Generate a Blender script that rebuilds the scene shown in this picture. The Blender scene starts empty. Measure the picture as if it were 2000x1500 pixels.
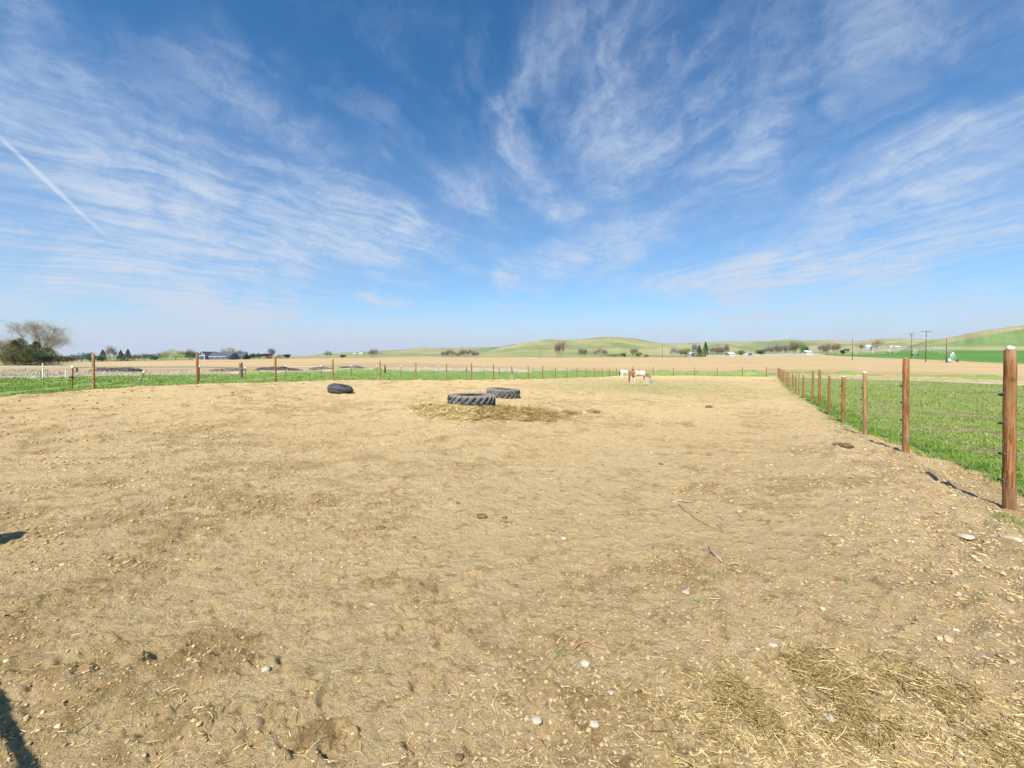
import bpy, math, random
import numpy as np
from mathutils import Vector
random.seed(7); RS = np.random.RandomState(11)
scene = bpy.context.scene
COL = scene.collection
PI = math.pi

# ------------------------------------------------------------------ camera
F = 800.0; HZ = 698.0; CAMH = 1.5          # focal length in photo pixels, horizon row, eye height
cam_d = bpy.data.cameras.new('camera'); cam = bpy.data.objects.new('camera', cam_d); COL.objects.link(cam)
cam_d.sensor_width = 36; cam_d.lens = 36 * F / 2000; cam_d.clip_start = 0.05; cam_d.clip_end = 20000
cam.location = (0, 0, CAMH); cam.rotation_euler = (math.radians(89.0), 0, 0)
cam_d.shift_y = -((750 - HZ) - F * math.tan(math.radians(1.0))) / 2000
scene.camera = cam
scene.view_settings.view_transform = 'Standard'; scene.view_settings.look = 'None'
scene.view_settings.exposure = 0.84; scene.view_settings.gamma = 1.0

# ------------------------------------------------------------------ node helper
class NT:
    def __init__(s, tree): s.t = tree; tree.nodes.clear()
    def n(s, typ, _props=None, **inp):
        nd = s.t.nodes.new(typ)
        for k, v in (_props or {}).items(): setattr(nd, k, v)
        for k, v in inp.items():
            k2 = int(k[1:]) if k[0] == '_' and k[1:].isdigit() else k.replace('_', ' ')
            s.set(nd.inputs[k2], v)
        return nd
    def set(s, sock, v):
        if isinstance(v, bpy.types.NodeSocket): s.t.links.new(v, sock)
        elif isinstance(v, bpy.types.Node): s.t.links.new(v.outputs[0], sock)
        else: sock.default_value = v
    def m(s, op, a, b=0.0, c=0.0, clamp=False):
        nd = s.t.nodes.new('ShaderNodeMath'); nd.operation = op; nd.use_clamp = clamp
        for i, v in enumerate((a, b, c)): s.set(nd.inputs[i], v)
        return nd.outputs[0]
    def mix(s, f, a, b, mode='MIX'):
        nd = s.t.nodes.new('ShaderNodeMix'); nd.data_type = 'RGBA'; nd.blend_type = mode
        s.set(nd.inputs[0], f)
        for i, v in ((6, a), (7, b)):
            if isinstance(v, (tuple, list)) and len(v) == 3: v = (*v, 1)
            s.set(nd.inputs[i], v)
        return nd.outputs[2]
    def rng(s, v, a, b, c=0.0, d=1.0, smooth=True):
        nd = s.t.nodes.new('ShaderNodeMapRange'); nd.interpolation_type = 'SMOOTHSTEP' if smooth else 'LINEAR'
        for i, x in enumerate((v, a, b, c, d)): s.set(nd.inputs[i], x)
        return nd.outputs[0]
    def noise(s, vec, scale, detail=4, rough=0.55, dist=0.0):
        return s.n('ShaderNodeTexNoise', Vector=vec, Scale=scale, Detail=detail, Roughness=rough, Distortion=dist).outputs[0]
    def map(s, vec, loc=(0, 0, 0), rot=(0, 0, 0), scale=(1, 1, 1), typ='POINT'):
        return s.n('ShaderNodeMapping', {'vector_type': typ}, Vector=vec, Location=loc, Rotation=rot, Scale=scale).outputs[0]

# ------------------------------------------------------------------ sun and sky
SUN_EL = math.radians(50); SUN_AZ = math.radians(201.5)
sd = Vector((math.sin(SUN_AZ) * math.cos(SUN_EL), math.cos(SUN_AZ) * math.cos(SUN_EL), math.sin(SUN_EL)))
sun_d = bpy.data.lights.new('sun', 'SUN'); sun_d.energy = 4.2; sun_d.angle = math.radians(0.55); sun_d.color = (1.0, 0.955, 0.88)
sun = bpy.data.objects.new('sun', sun_d); COL.objects.link(sun)
sun.rotation_euler = (-sd).to_track_quat('-Z', 'Y').to_euler()

world = bpy.data.worlds.new('World'); scene.world = world; world.use_nodes = True
W = NT(world.node_tree)
sky = W.n('ShaderNodeTexSky', dict(sky_type='NISHITA', sun_disc=False, sun_elevation=SUN_EL, sun_rotation=SUN_AZ,
                                   altitude=800, air_density=1.0, dust_density=0.7, ozone_density=3.0))
tc = W.n('ShaderNodeTexCoord').outputs['Generated']
sep = W.n('ShaderNodeSeparateXYZ', Vector=tc)
dx, dy, dz = sep.outputs
azn = W.m('ARCTAN2', dx, dy); eln = W.m('ARCSINE', dz)
ae = W.n('ShaderNodeCombineXYZ', X=azn, Y=eln, Z=0.0).outputs[0]                  # azimuth / elevation on the sky
zc = W.m('ADD', W.m('MAXIMUM', dz, 0.0), 0.035)
pl = W.n('ShaderNodeCombineXYZ', X=W.m('DIVIDE', dx, zc), Y=W.m('DIVIDE', dy, zc), Z=0.0).outputs[0]  # high cloud deck
warp = W.n('ShaderNodeTexNoise', Vector=ae, Scale=5.0, Detail=3, Roughness=0.6).outputs['Color']
wv = W.n('ShaderNodeVectorMath', {'operation': 'SUBTRACT'}, _0=warp, _1=(0.5, 0.5, 0.5)).outputs[0]
ws = W.n('ShaderNodeVectorMath', {'operation': 'MULTIPLY'}, _0=wv, _1=(0.15, 0.13, 0.0)).outputs[0]
aew = W.n('ShaderNodeVectorMath', {'operation': 'ADD'}, _0=ae, _1=ws).outputs[0]
def px2ae(x, y):
    d = Vector(((x - 1000) / F, 1, (HZ - y) / F)).normalized()
    return math.atan2(d.x, d.y), math.asin(d.z)
def stroke(x0, y0, x1, y1, w, k, vec=None, edge=1.0):
    a = px2ae(x0, y0); b = px2ae(x1, y1)
    L = math.hypot(b[0] - a[0], b[1] - a[1]) / 2
    mp = W.map(vec or aew, ((a[0] + b[0]) / 2, (a[1] + b[1]) / 2, 0), (0, 0, math.atan2(b[1] - a[1], b[0] - a[0])), (L * 1.25, w / F, 1), 'TEXTURE')
    ln = W.n('ShaderNodeVectorMath', {'operation': 'LENGTH'}, _0=mp).outputs['Value']
    return W.rng(ln, 1.15, 0.0, 0.0, k * edge)
strokes = [  # x0,y0,x1,y1 (photo pixels turned into sky directions), half width, density
 (-150, 130, 850, 490, 120, .50), (-100, 330, 640, 560, 130, .42), (0, 110, 250, 210, 26, .45), (700, 400, 880, 490, 60, .50),
 (430, 140, 700, 330, 55, .30), (-100, 220, 420, 400, 60, .35), (250, 420, 900, 480, 60, .22), (680, 210, 760, 330, 60, .18),
 (1120, 20, 965, 235, 55, .42), (965, 190, 1050, 390, 50, .55), (1030, 370, 1135, 435, 42, .62), (1200, 40, 1180, 420, 150, .42),
 (950, 545, 1010, 550, 28, .55), (1000, 555, 1300, 420, 62, .55), (1050, 500, 1260, 520, 60, .42), (860, 420, 1010, 300, 60, .22),
 (1180, 575, 1640, 500, 36, .62), (1450, 510, 2100, 410, 52, .50), (1480, 555, 2100, 460, 26, .50), (1230, 612, 1620, 598, 12, .30),
 (1560, 410, 2080, 140, 42, .58), (1560, 420, 2100, 285, 60, .42), (1680, 425, 1890, 338, 15, .65), (1300, 420, 1620, 290, 80, .28),
 (1340, 180, 1360, 260, 22, .25), (1450, 60, 2000, -60, 90, .16), (1590, 235, 1660, 215, 18, .22), (680, 580, 800, 582, 15, .62),
 (330, 590, 640, 598, 16, .36), (0, 560, 500, 600, 26, .30), (950, 590, 1040, 594, 8, .25), (-50, 0, 160, 60, 90, .3), (-200, 430, 500, 540, 70, .25), (-100, 240, 300, 330, 50, .15), (1150, 260, 1500, 200, 170, .32), (1120, 90, 1330, 40, 110, .34), (560, 330, 800, 430, 60, .3),
 (1300, 560, 1900, 500, 50, .35), (1400, 330, 1560, 250, 60, .35), (0, 490, 420, 560, 50, .35), (1500, 160, 1900, 60, 60, .2), (330, 60, 520, 180, 50, .16), (850, 330, 980, 430, 40, .3)]
mask = None
for s_ in strokes:
    o = stroke(*s_)
    mask = o if mask is None else W.m('ADD', mask, o)
# wisps: curled fractal fibres drawn out along the wind, seen in perspective on the deck
w1 = W.n('ShaderNodeTexNoise', Vector=pl, Scale=0.5, Detail=2, Roughness=0.5).outputs['Color']
wn = W.n('ShaderNodeVectorMath', {'operation': 'MULTIPLY_ADD'}, _0=w1, _1=(1.5, 1.3, 0), _2=pl).outputs[0]
w2 = W.n('ShaderNodeTexNoise', Vector=ae, Scale=7.0, Detail=5, Roughness=0.62).outputs['Color']
wn = W.n('ShaderNodeVectorMath', {'operation': 'MULTIPLY_ADD'}, _0=w2, _1=(.34, .34, 0), _2=wn).outputs[0]
sideR = W.rng(azn, -0.12, 0.42)
def fibre(aL, aR, sc, k, rough, dist):
    def one(a): return W.noise(W.map(W.map(wn, rot=(0, 0, math.radians(a))), scale=sc), k, 10, rough, dist)
    l, r = one(aL), one(aR); return W.m('ADD', W.m('MULTIPLY', l, W.m('SUBTRACT', 1.0, sideR)), W.m('MULTIPLY', r, sideR))
fib = fibre(34, -16, (2.0, 0.55, 1), 1.9, .60, 0.0)
fib2 = fibre(20, -28, (2.6, .9, 1), 4.2, .66, 0.1)
puff = W.noise(aew, 6.5, 10, 0.66, 0.3)
fine_ = W.noise(W.map(aew, scale=(1, 1.5, 1)), 22, 8, 0.68, 0.4)
tex = W.m('ADD', W.m('MULTIPLY', W.rng(fib, .34, .68), .42), W.m('MULTIPLY', W.rng(fib2, .36, .66), .26))
tex = W.m('ADD', tex, W.m('MULTIPLY', W.rng(puff, .34, .66), .34))
tex = W.m('MULTIPLY', tex, W.rng(fine_, .25, .62, .68, 1.12))
thin = W.m('MULTIPLY', W.m('MULTIPLY', W.rng(fib, .42, .70), W.rng(puff, .36, .62)), 0.24)
dens = W.m('ADD', W.m('MULTIPLY', mask, W.m('ADD', W.m('MULTIPLY', W.m('POWER', tex, 1.7), 2.3), 0.12)), thin)
dens = W.m('MULTIPLY', W.m('SUBTRACT', 1.0, W.m('EXPONENT', W.m('MULTIPLY', dens, -1.15))), 0.86)
contrail = stroke(-30, 235, 212, 462, 3.6, 0.8, vec=W.n('ShaderNodeVectorMath', {'operation': 'MULTIPLY_ADD'}, _0=wv, _1=(.008, .008, 0), _2=ae).outputs[0])
dens = W.m('ADD', dens, W.m('MULTIPLY', contrail, W.rng(fib2, .3, .6, .5, 1.0)))
veil = W.m('MULTIPLY', W.m('ADD', W.rng(eln, 0.60, 0.0, 0.0, 0.38), W.rng(eln, 0.16, -0.02, 0.0, 0.75)), W.rng(W.noise(W.map(aew, scale=(1, 5, 1)), 3.0, 6, .6), .3, .62, .86, 1.06))
dens = W.m('MULTIPLY', W.m('ADD', dens, veil), 1.0, clamp=True)
dens = W.m('MULTIPLY', dens, W.rng(dz, -0.01, 0.0))
SKYK = 0.064
skc = W.n('ShaderNodeHueSaturation', Hue=0.5, Saturation=1.12, Value=1.0, Color=sky.outputs[0]).outputs[0]
cloudcol = W.mix(W.rng(eln, 0.0, 0.35), (5.5, 6.25, 7.5), (5.2, 6.1, 7.5))
skc = W.mix(1.0, skc, (.70, 1.24, 1.44), 'MULTIPLY'); fin = W.mix(dens, skc, cloudcol)
bg = W.n('ShaderNodeBackground', Color=fin, Strength=SKYK)
W.n('ShaderNodeOutputWorld', Surface=bg.outputs[0])

# ------------------------------------------------------------------ noise in numpy
def _hash(ix, iy, seed):
    h = (ix.astype(np.int64) * 374761393 + iy.astype(np.int64) * 668265263 + seed * 974634777) & 0xffffffff
    h = ((h ^ (h >> 13)) * 1274126177) & 0xffffffff
    h = (h ^ (h >> 16)) & 0xffffffff
    return h.astype(np.float64) * (2 * PI / 4294967296.0)
def gn(x, y, seed=0):
    x0 = np.floor(x); y0 = np.floor(y); fx = x - x0; fy = y - y0
    u = fx * fx * fx * (fx * (fx * 6 - 15) + 10); v = fy * fy * fy * (fy * (fy * 6 - 15) + 10)
    def g(i, j):
        a = _hash(x0 + i, y0 + j, seed); return np.cos(a) * (fx - i) + np.sin(a) * (fy - j)
    a = g(0, 0) * (1 - u) + g(1, 0) * u; b = g(0, 1) * (1 - u) + g(1, 1) * u
    return (a * (1 - v) + b * v) * 1.5
def fbm(x, y, oct=4, seed=0, gain=0.5):
    s = 0; a = 1.0; t = 0
    for i in range(oct):
        s = s + a * gn(x * 2 ** i + 17.3 * i, y * 2 ** i - 9.1 * i, seed + i); t += a; a *= gain
    return s / t
def sstep(e0, e1, x):
    t = np.clip((x - e0) / (e1 - e0), 0, 1); return t * t * (3 - 2 * t)

# ------------------------------------------------------------------ terrain height
FA = math.atan2(490, F); SA, CA = math.sin(FA), math.cos(FA)     # direction of the fences
def uv_of(x, y): return x * SA + y * CA, x * CA - y * SA
def xy_of(u, v): return u * SA + v * CA, u * CA - v * SA
VR, VL, UB = 2.08, -23.6, 77.9                                   # right fence, left fence, back fence
ctrl = []                                                       # photo x, photo y, depth -> ground height
for x, y, z in [(1977, 999, 4.0), (1772, 888, 6.92), (1692, 851, 9.84), (1648, 828, 12.76), (1621, 810, 15.7), (1602, 794, 18.6), (1588, 784, 21.5),
                (1570, 773, 27.3), (1553, 761, 36), (1540, 747, 50), (1530, 736, 65),
                (182, 761, 16.9), (385, 752, 20.1), (538, 748, 23.3), (650, 743, 26.6), (742, 743.5, 29.8), (812, 743.5, 33), (872, 743, 36.2),
                (964, 741.5, 42.7), (1032, 741, 49), (1085, 739, 55.5), (1145, 737, 65), (1210, 734, 78.7), (1357, 734, 72),
                (921, 797, 14.5), (982, 778, 20), (664, 771, 19.2), (1250, 753, 36.5), (1300, 790, 20), (300, 800, 11.5), (0, 770, 16),
                (0, 735, 30), (0, 720, 60), (0, 713, 140), (100, 711, 210), (200, 706.5, 260), (400, 703, 300), (600, 700, 320), (800, 698, 330), (1000, 698, 340),
                (1200, 698, 350), (1400, 697, 350), (1520, 695, 340), (1600, 693.5, 330), (1660, 696.5, 290), (1720, 699.5, 240), (1800, 702.5, 195), (1900, 708, 160), (2000, 712, 150),
                (1100, 724.5, 101), (1400, 724.5, 105), (740, 720, 69), (1900, 728, 85), (1000, 707, 200), (1400, 708, 200), (1650, 709, 160), (500, 710, 150),
                (1750, 686, 460), (1900, 682, 480), (2000, 681, 450), (1650, 690, 460)]:
    X = (x - 1000) / F * z; ctrl.append((X, z, CAMH - (y - HZ) / F * z))
for a in (-60, -30, 0, 30, 60):
    ctrl.append((2 * math.sin(math.radians(a)), 2 * math.cos(math.radians(a)), 0.0))
for a in (-150, -110, -80, 80, 110, 150, 180):
    for r in (2, 20, 150):
        ctrl.append((r * math.sin(math.radians(a)), r * math.cos(math.radians(a)), 0.0 if r == 2 else (-.2 if r == 20 else -1)))
def tcoord(x, y):
    r = np.maximum(np.hypot(x, y), 0.6); k = np.log(r / 0.5) + 0.3
    az = np.arctan2(x, y); return np.sin(az) * k, np.cos(az) * k
C_ = np.array(ctrl); cx_, cy_ = tcoord(C_[:, 0], C_[:, 1])
def tps(r2): return r2 * np.log(r2 + 1e-9)
n_ = len(C_); K_ = tps((cx_[:, None] - cx_) ** 2 + (cy_[:, None] - cy_) ** 2) + np.eye(n_) * 0.03
P_ = np.c_[np.ones(n_), cx_, cy_]
wts = np.linalg.solve(np.r_[np.c_[K_, P_], np.c_[P_.T, np.zeros((3, 3))]], np.r_[C_[:, 2], 0, 0, 0])
def base_h(x, y):
    r = np.hypot(x, y); k = np.where(r > 480, 480 / np.maximum(r, 1), 1.0)
    a, b = tcoord(x * k, y * k); s = wts[-3] + wts[-2] * a + wts[-1] * b
    for i in range(n_): s = s + wts[i] * tps((a - cx_[i]) ** 2 + (b - cy_[i]) ** 2)
    return s
prof = {
 'B': (2300, .28, [(400, 700), (560, 698), (600, 695), (640, 690), (700, 687), (740, 684.5), (790, 683), (810, 680.5), (824, 679), (840, 681), (870, 680), (950, 679), (1000, 676), (1100, 672), (1250, 672), (1300, 671.5), (1340, 671), (1380, 670), (1405, 668), (1500, 667), (1520, 664.5), (1545, 663.5), (1570, 666), (1600, 664.5), (1630, 663.5), (1660, 666), (1700, 664), (1750, 662), (1780, 662), (1820, 663), (1900, 662), (2100, 662)]),
 'D': (1700, .26, [(1310, 697), (1350, 680), (1385, 674), (1420, 671), (1450, 674), (1490, 682), (1530, 684), (1580, 676), (1640, 672), (1700, 675), (1760, 670), (1800, 676), (1850, 690)]),
 'E': (1500, .25, [(620, 697), (700, 691), (780, 688), (850, 684), (900, 684), (960, 690), (1010, 697)]),
 'A': (1250, .30, [(920, 697), (960, 684), (985, 675), (1020, 670), (1050, 666), (1067, 664.5), (1100, 665), (1120, 665), (1150, 661), (1180, 659), (1210, 660), (1240, 663), (1270, 668), (1300, 673), (1350, 682), (1420, 692), (1460, 697)]),
 'C': (1000, .34, [(1740, 695), (1780, 676), (1800, 670), (1820, 665), (1850, 660), (1900, 651), (1950, 644), (2000, 633), (2100, 612), (2300, 585), (2900, 540)])}
def height(x, y):
    x = np.asarray(x, float); y = np.asarray(y, float)
    H = base_h(x, y); r = np.maximum(np.hypot(x, y), 1e-3)
    far = (r > 380) & (y > 0.15 * r)
    if far.any():
        xf, yf, rf = x[far], y[far], r[far]; px = 1000 + F * xf / yf; Hf = H[far]; Hn = Hf.copy()
        for nm, (rc, s, pts) in prof.items():
            pa = np.array(pts, float); yy = np.interp(px, pa[:, 0], pa[:, 1])
            z = rc * yf / rf; top = CAMH + (HZ - yy) / F * z
            rr = rc * (1 + .10 * gn(px / 130.0, px * 0 + rc, 3))
            d = np.log(rf / rr)
            b = np.where(d < 0, np.exp(-(d / s) ** 2), np.exp(-(d / (s * 1.5)) ** 2))
            fold = gn(px / 45 + rf / 900, rf / 260 + px / 70, 5) * 0.55 + gn(px / 18, rf / 120, 8) * 0.25
            cand = Hf + (top - Hf) * b * (1 + 0.22 * fold * (1 - np.clip(b, 0, 1)) * sstep(0.05, .4, b) * 2)
            Hn = np.maximum(Hn, cand)
        Hn = Hn + fbm(xf / 60, yf / 60, 3, 21) * 0.6 * sstep(500, 900, rf)
        H[far] = Hn
    return H
def H1(x, y): return float(height(np.array([x]), np.array([y]))[0])
def at(px, z): return (px - 1000) / F * z, z
def top_h(py, z): return CAMH + (HZ - py) / F * z
def find_z(px, py, z0=120, z1=2400):
    zs = np.exp(np.linspace(math.log(z0), math.log(z1), 500)); xs = (px - 1000) / F * zs
    yy = HZ - (height(xs, zs) - CAMH) * F / zs
    i = np.argmax(yy <= py); return float(zs[i]) if (yy <= py).any() else z1

# ------------------------------------------------------------------ mesh helpers
def mesh_np(name, V, faces, mat, parent=None, smooth=True, attrs=None, mats=None, mi=None):
    """V (n,3); faces (m,k) with k = 3 or 4"""
    me = bpy.data.meshes.new(name); V = np.ascontiguousarray(V, dtype=np.float32); faces = np.ascontiguousarray(faces, dtype=np.int32)
    m, k = faces.shape
    me.vertices.add(len(V)); me.vertices.foreach_set('co', V.ravel())
    me.loops.add(m * k); me.loops.foreach_set('vertex_index', faces.ravel())
    me.polygons.add(m); me.polygons.foreach_set('loop_start', np.arange(0, m * k, k, dtype=np.int32))
    me.polygons.foreach_set('use_smooth', np.full(m, smooth))
    for nm, arr in (attrs or {}).items():
        arr = np.asarray(arr, np.float32)
        if arr.ndim == 1:
            a = me.attributes.new(nm, 'FLOAT', 'POINT'); a.data.foreach_set('value', arr)
        else:
            a = me.attributes.new(nm, 'FLOAT_COLOR', 'POINT'); a.data.foreach_set('color', np.c_[arr, np.ones(len(arr))].astype(np.float32).ravel() if arr.shape[1] == 3 else arr.ravel())
    me.update(calc_edges=True); me.validate()
    me.materials.append(mat)
    o = bpy.data.objects.new(name, me); COL.objects.link(o)
    if parent: o.parent = parent
    return o
class MB:
    """collects boxes, prisms, lathes into one mesh"""
    def __init__(s): s.v = []; s.f = []
    def add(s, vs, fs):
        b = len(s.v); s.v += [tuple(v) for v in vs]; s.f += [tuple(i + b for i in f) for f in fs]
    def box(s, c, d, rz=0.0, R=None):
        vs = []
        for sx in (-1, 1):
            for sy in (-1, 1):
                for sz in (-1, 1):
                    p = Vector((sx * d[0] / 2, sy * d[1] / 2, sz * d[2] / 2))
                    if R is not None: p = R @ p
                    elif rz: p = Vector((p.x * math.cos(rz) - p.y * math.sin(rz), p.x * math.sin(rz) + p.y * math.cos(rz), p.z))
                    vs.append(p + Vector(c))
        s.add(vs, [(0, 1, 3, 2), (4, 6, 7, 5), (0, 4, 5, 1), (2, 3, 7, 6), (0, 2, 6, 4), (1, 5, 7, 3)])
    def bar(s, a, b, w, t):      # rectangular bar from a to b
        a = Vector(a); b = Vector(b); d = (b - a); q = d.to_track_quat('Z', 'Y').to_matrix()
        s.box((a + b) / 2, (w, t, d.length), R=q)
    def tube(s, pts, rad, n=8, cap=True):
        rings = []; pts = [Vector(p) for p in pts]
        if not isinstance(rad, (list, tuple)): rad = [rad] * len(pts)
        ax = None
        for i, p in enumerate(pts):
            d = (pts[min(i + 1, len(pts) - 1)] - pts[max(i - 1, 0)]).normalized()
            if ax is None: ax = d.orthogonal().normalized()
            ax = (ax - d * ax.dot(d)).normalized(); bx_a = d.cross(ax)
            rings.append([p + (lambda c_: ax * c_.x + bx_a * c_.y)(Vector((rad[i] * math.cos(2 * PI * k / n), rad[i] * math.sin(2 * PI * k / n), 0))) for k in range(n)])
        vs = [v for r in rings for v in r]; fs = []
        for i in range(len(pts) - 1):
            for k in range(n): fs.append((i * n + k, i * n + (k + 1) % n, (i + 1) * n + (k + 1) % n, (i + 1) * n + k))
        if cap: fs += [tuple(range(n))[::-1], tuple(range((len(pts) - 1) * n, len(pts) * n))]
        s.add(vs, fs)
    def build(s, name, mat, parent=None, smooth=False):
        me = bpy.data.meshes.new(name); me.from_pydata(s.v, [], s.f); me.update(); me.materials.append(mat)
        if smooth:
            for p in me.polygons: p.use_smooth = True
        o = bpy.data.objects.new(name, me); COL.objects.link(o)
        if parent: o.parent = parent
        return o
def tag(o, label=None, cat=None, group=None, kind=None):
    if label: o['label'] = label
    if cat: o['category'] = cat
    if group: o['group'] = group
    if kind: o['kind'] = kind
    return o
def empty(name, loc, rz=0.0):
    o = bpy.data.objects.new(name, None); COL.objects.link(o); o.location = loc; o.rotation_euler = (0, 0, rz); o.empty_display_size = 0.2
    return o
def prisms(P0, P1, r0, r1, n=3):
    P0 = np.asarray(P0, float); P1 = np.asarray(P1, float); m = len(P0)
    d = P1 - P0; d /= np.maximum(np.linalg.norm(d, axis=1, keepdims=True), 1e-9)
    ref = np.where(np.abs(d[:, 2:3]) > .9, np.array([[1., 0, 0]]), np.array([[0, 0, 1.]]))
    a = np.cross(d, ref); a /= np.linalg.norm(a, axis=1, keepdims=True); b = np.cross(d, a)
    ang = np.arange(n) * 2 * PI / n; V = np.zeros((m, 2 * n, 3))
    for k in range(n):
        o = a * math.cos(ang[k]) + b * math.sin(ang[k])
        V[:, k] = P0 + o * np.asarray(r0).reshape(-1, 1); V[:, n + k] = P1 + o * np.asarray(r1).reshape(-1, 1)
    fs = np.array([(k, (k + 1) % n, n + (k + 1) % n, n + k) for k in range(n)])
    Fc = (np.arange(m)[:, None, None] * 2 * n + fs[None]).reshape(-1, 4)
    return V.reshape(-1, 3), Fc

# ------------------------------------------------------------------ materials
def new_mat(name, rough=0.9, spec=0.2):
    m = bpy.data.materials.new(name); m.use_nodes = True; T = NT(m.node_tree)
    bs = T.n('ShaderNodeBsdfPrincipled', Roughness=rough); bs.inputs['Specular IOR Level'].default_value = spec
    T.n('ShaderNodeOutputMaterial', Surface=bs.outputs[0]); T.bs = bs
    T.pos = T.n('ShaderNodeNewGeometry').outputs['Position']
    T.obj = T.n('ShaderNodeTexCoord').outputs['Object']
    return m, T
def bump(T, h, dist, strength=1.0, normal=None):
    b = T.n('ShaderNodeBump', Strength=strength, Distance=dist, Height=h)
    if normal: T.set(b.inputs['Normal'], normal)
    T.set(T.bs.inputs['Normal'], b.outputs[0]); return b.outputs[0]
def simple(name, c0, c1, scale=3.0, rough=0.85, bmp=0.0, spec=0.2, obj=True, detail=5, stretch=(1, 1, 1), metal=0.0):
    m, T = new_mat(name, rough, spec)
    v = T.map(T.obj if obj else T.pos, scale=stretch)
    n = T.noise(v, scale, detail, 0.6)
    T.set(T.bs.inputs['Base Color'], T.mix(T.rng(n, .3, .7), c0, c1))
    T.bs.inputs['Metallic'].default_value = metal
    if bmp: bump(T, n, bmp)
    return m
def attrmat(name, c0, c1, c2=None, rough=0.8, trans=0.0, spec=0.15):
    """colour runs c0 -> c1 (-> c2) with the per-leaf attribute var"""
    m, T = new_mat(name, rough, spec)
    a = T.n('ShaderNodeAttribute', {'attribute_name': 'var'}).outputs['Fac']
    c = T.mix(T.rng(a, 0, .7 if c2 else 1, smooth=False), c0, c1)
    if c2: c = T.mix(T.rng(a, .7, 1, smooth=False), c, c2)
    T.set(T.bs.inputs['Base Color'], c)
    if 'blade' in name or name.startswith('crown'):
        tr_ = T.n('ShaderNodeBsdfTranslucent', Color=c); mx_ = T.n('ShaderNodeMixShader', _0=.35 if 'blade' in name else .2, _1=T.bs.outputs[0], _2=tr_.outputs[0])
        T.t.links.new(mx_.outputs[0], [q for q in T.t.nodes if q.type == 'OUTPUT_MATERIAL'][0].inputs[0])
    return m
M = {}
# trampled dirt of the paddock: mask R = broken rough soil, G = sparse green, B = pale gravel
m, T = new_mat('paddock_dirt', 0.95, 0.12); M['dirt'] = m
at_ = T.n('ShaderNodeSeparateColor', Color=T.n('ShaderNodeAttribute', {'attribute_name': 'mask'}).outputs['Color'])
R_, G_, B_ = at_.outputs
nL = T.noise(T.pos, .35, 5, .6); nM = T.noise(T.pos, 3.2, 9, .72); nF = T.noise(T.pos, 24, 7, .72); nX = T.noise(T.pos, 110, 5, .68); nS = T.noise(T.pos, 9, 9, .78)
f = T.m('ADD', T.m('MULTIPLY', T.rng(R_, .22, .75), .80), T.m('MULTIPLY', T.m('SUBTRACT', nM, .5), 1.5))
f = T.m('ADD', f, T.m('MULTIPLY', T.m('SUBTRACT', nF, .5), 1.1))
c = T.mix(T.rng(f, -.25, 1.15), (.69, .495, .245), (.40, .265, .105))
c = T.mix(T.m('MULTIPLY', T.rng(nL, .38, .64), .30), c, (.60, .405, .18))
straw = T.noise(T.map(T.pos, rot=(0, 0, .6), scale=(1, 2.6, 1)), 60, 5, .7, 1.2)
c = T.mix(T.m('MULTIPLY', T.rng(straw, .55, .67), T.m('ADD', .30, T.m('MULTIPLY', R_, .35))), c, (.66, .53, .26))
c = T.mix(T.m('MULTIPLY', T.rng(nX, .52, .66), .60), c, (.76, .61, .38))
c = T.mix(T.m('MULTIPLY', T.rng(nX, .43, .33), .55), c, (.21, .135, .055))  # fine dark grain, colour also painting in tiny shadows between the grit
c = T.mix(T.m('MULTIPLY', T.rng(nS, .55, .60), .62), c, (.27, .175, .07))  # dark specks that double as painted shadows of small clods
c = T.mix(T.m('MULTIPLY', T.rng(nS, .47, .39), .5), c, (.70, .55, .34))
gn_ = T.noise(T.pos, 5, 8, .72)
c = T.mix(T.m('MULTIPLY', G_, T.rng(gn_, .36, .66)), c, (.21, .235, .075))
vo = T.n('ShaderNodeTexVoronoi', {'feature': 'F1'}, Vector=T.pos, Scale=26.0, Randomness=1.0)
c = T.mix(T.m('MULTIPLY', T.m('MULTIPLY', B_, .7), T.rng(vo.outputs['Distance'], .5, .2)), c, (.62, .50, .36))
dk = T.noise(T.pos, 1.35, 6, .7)
c = T.mix(T.m('MULTIPLY', T.rng(dk, .58, .72), .5), c, (.26, .18, .085))
T.set(T.bs.inputs['Base Color'], c)
hh = T.m('ADD', T.m('MULTIPLY', nF, .9), T.m('MULTIPLY', nX, .28))
hh = T.m('ADD', hh, T.m('MULTIPLY', nM, 2.0)); hh = T.m('ADD', hh, T.m('MULTIPLY', nS, 1.2))
bump(T, hh, 0.05, 1.0)
# green pasture floor
def grass_floor(name, g0, g1, dry, dryk, scale=1.0):
    m, T = new_mat(name, 0.95, 0.1)
    a = T.noise(T.pos, .22 * scale, 6, .65); b = T.noise(T.pos, 3.0, 6, .7); d = T.noise(T.map(T.pos, rot=(0, 0, -FA), scale=(1, .35, 1)), .5, 7, .7, .5)
    cc = T.mix(T.rng(b, .3, .7), g0, g1); cc = T.mix(T.rng(a, .35, .7), cc, tuple(x * .8 for x in g1))
    cc = T.mix(T.m('MULTIPLY', T.rng(d, .52, .68), dryk), cc, dry)
    mu = T.n('ShaderNodeSeparateColor', Color=T.n('ShaderNodeAttribute', {'attribute_name': 'mask'}).outputs['Color']).outputs[0]
    cc = T.mix(mu, cc, T.mix(T.rng(b, .35, .65), (.42, .30, .20), (.16, .105, .06)))
    e = T.noise(T.pos, 16, 6, .7)
    cc = T.mix(T.m('MULTIPLY', T.rng(e, .5, .3), .5), cc, tuple(x * .45 for x in g0))
    T.set(T.bs.inputs['Base Color'], cc); bump(T, T.m('ADD', b, T.m('MULTIPLY', e, .5)), .10)
    return m
M['pasture'] = grass_floor('pasture_floor', (.16, .22, .05), (.27, .32, .09), (.42, .33, .18), .9)
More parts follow.
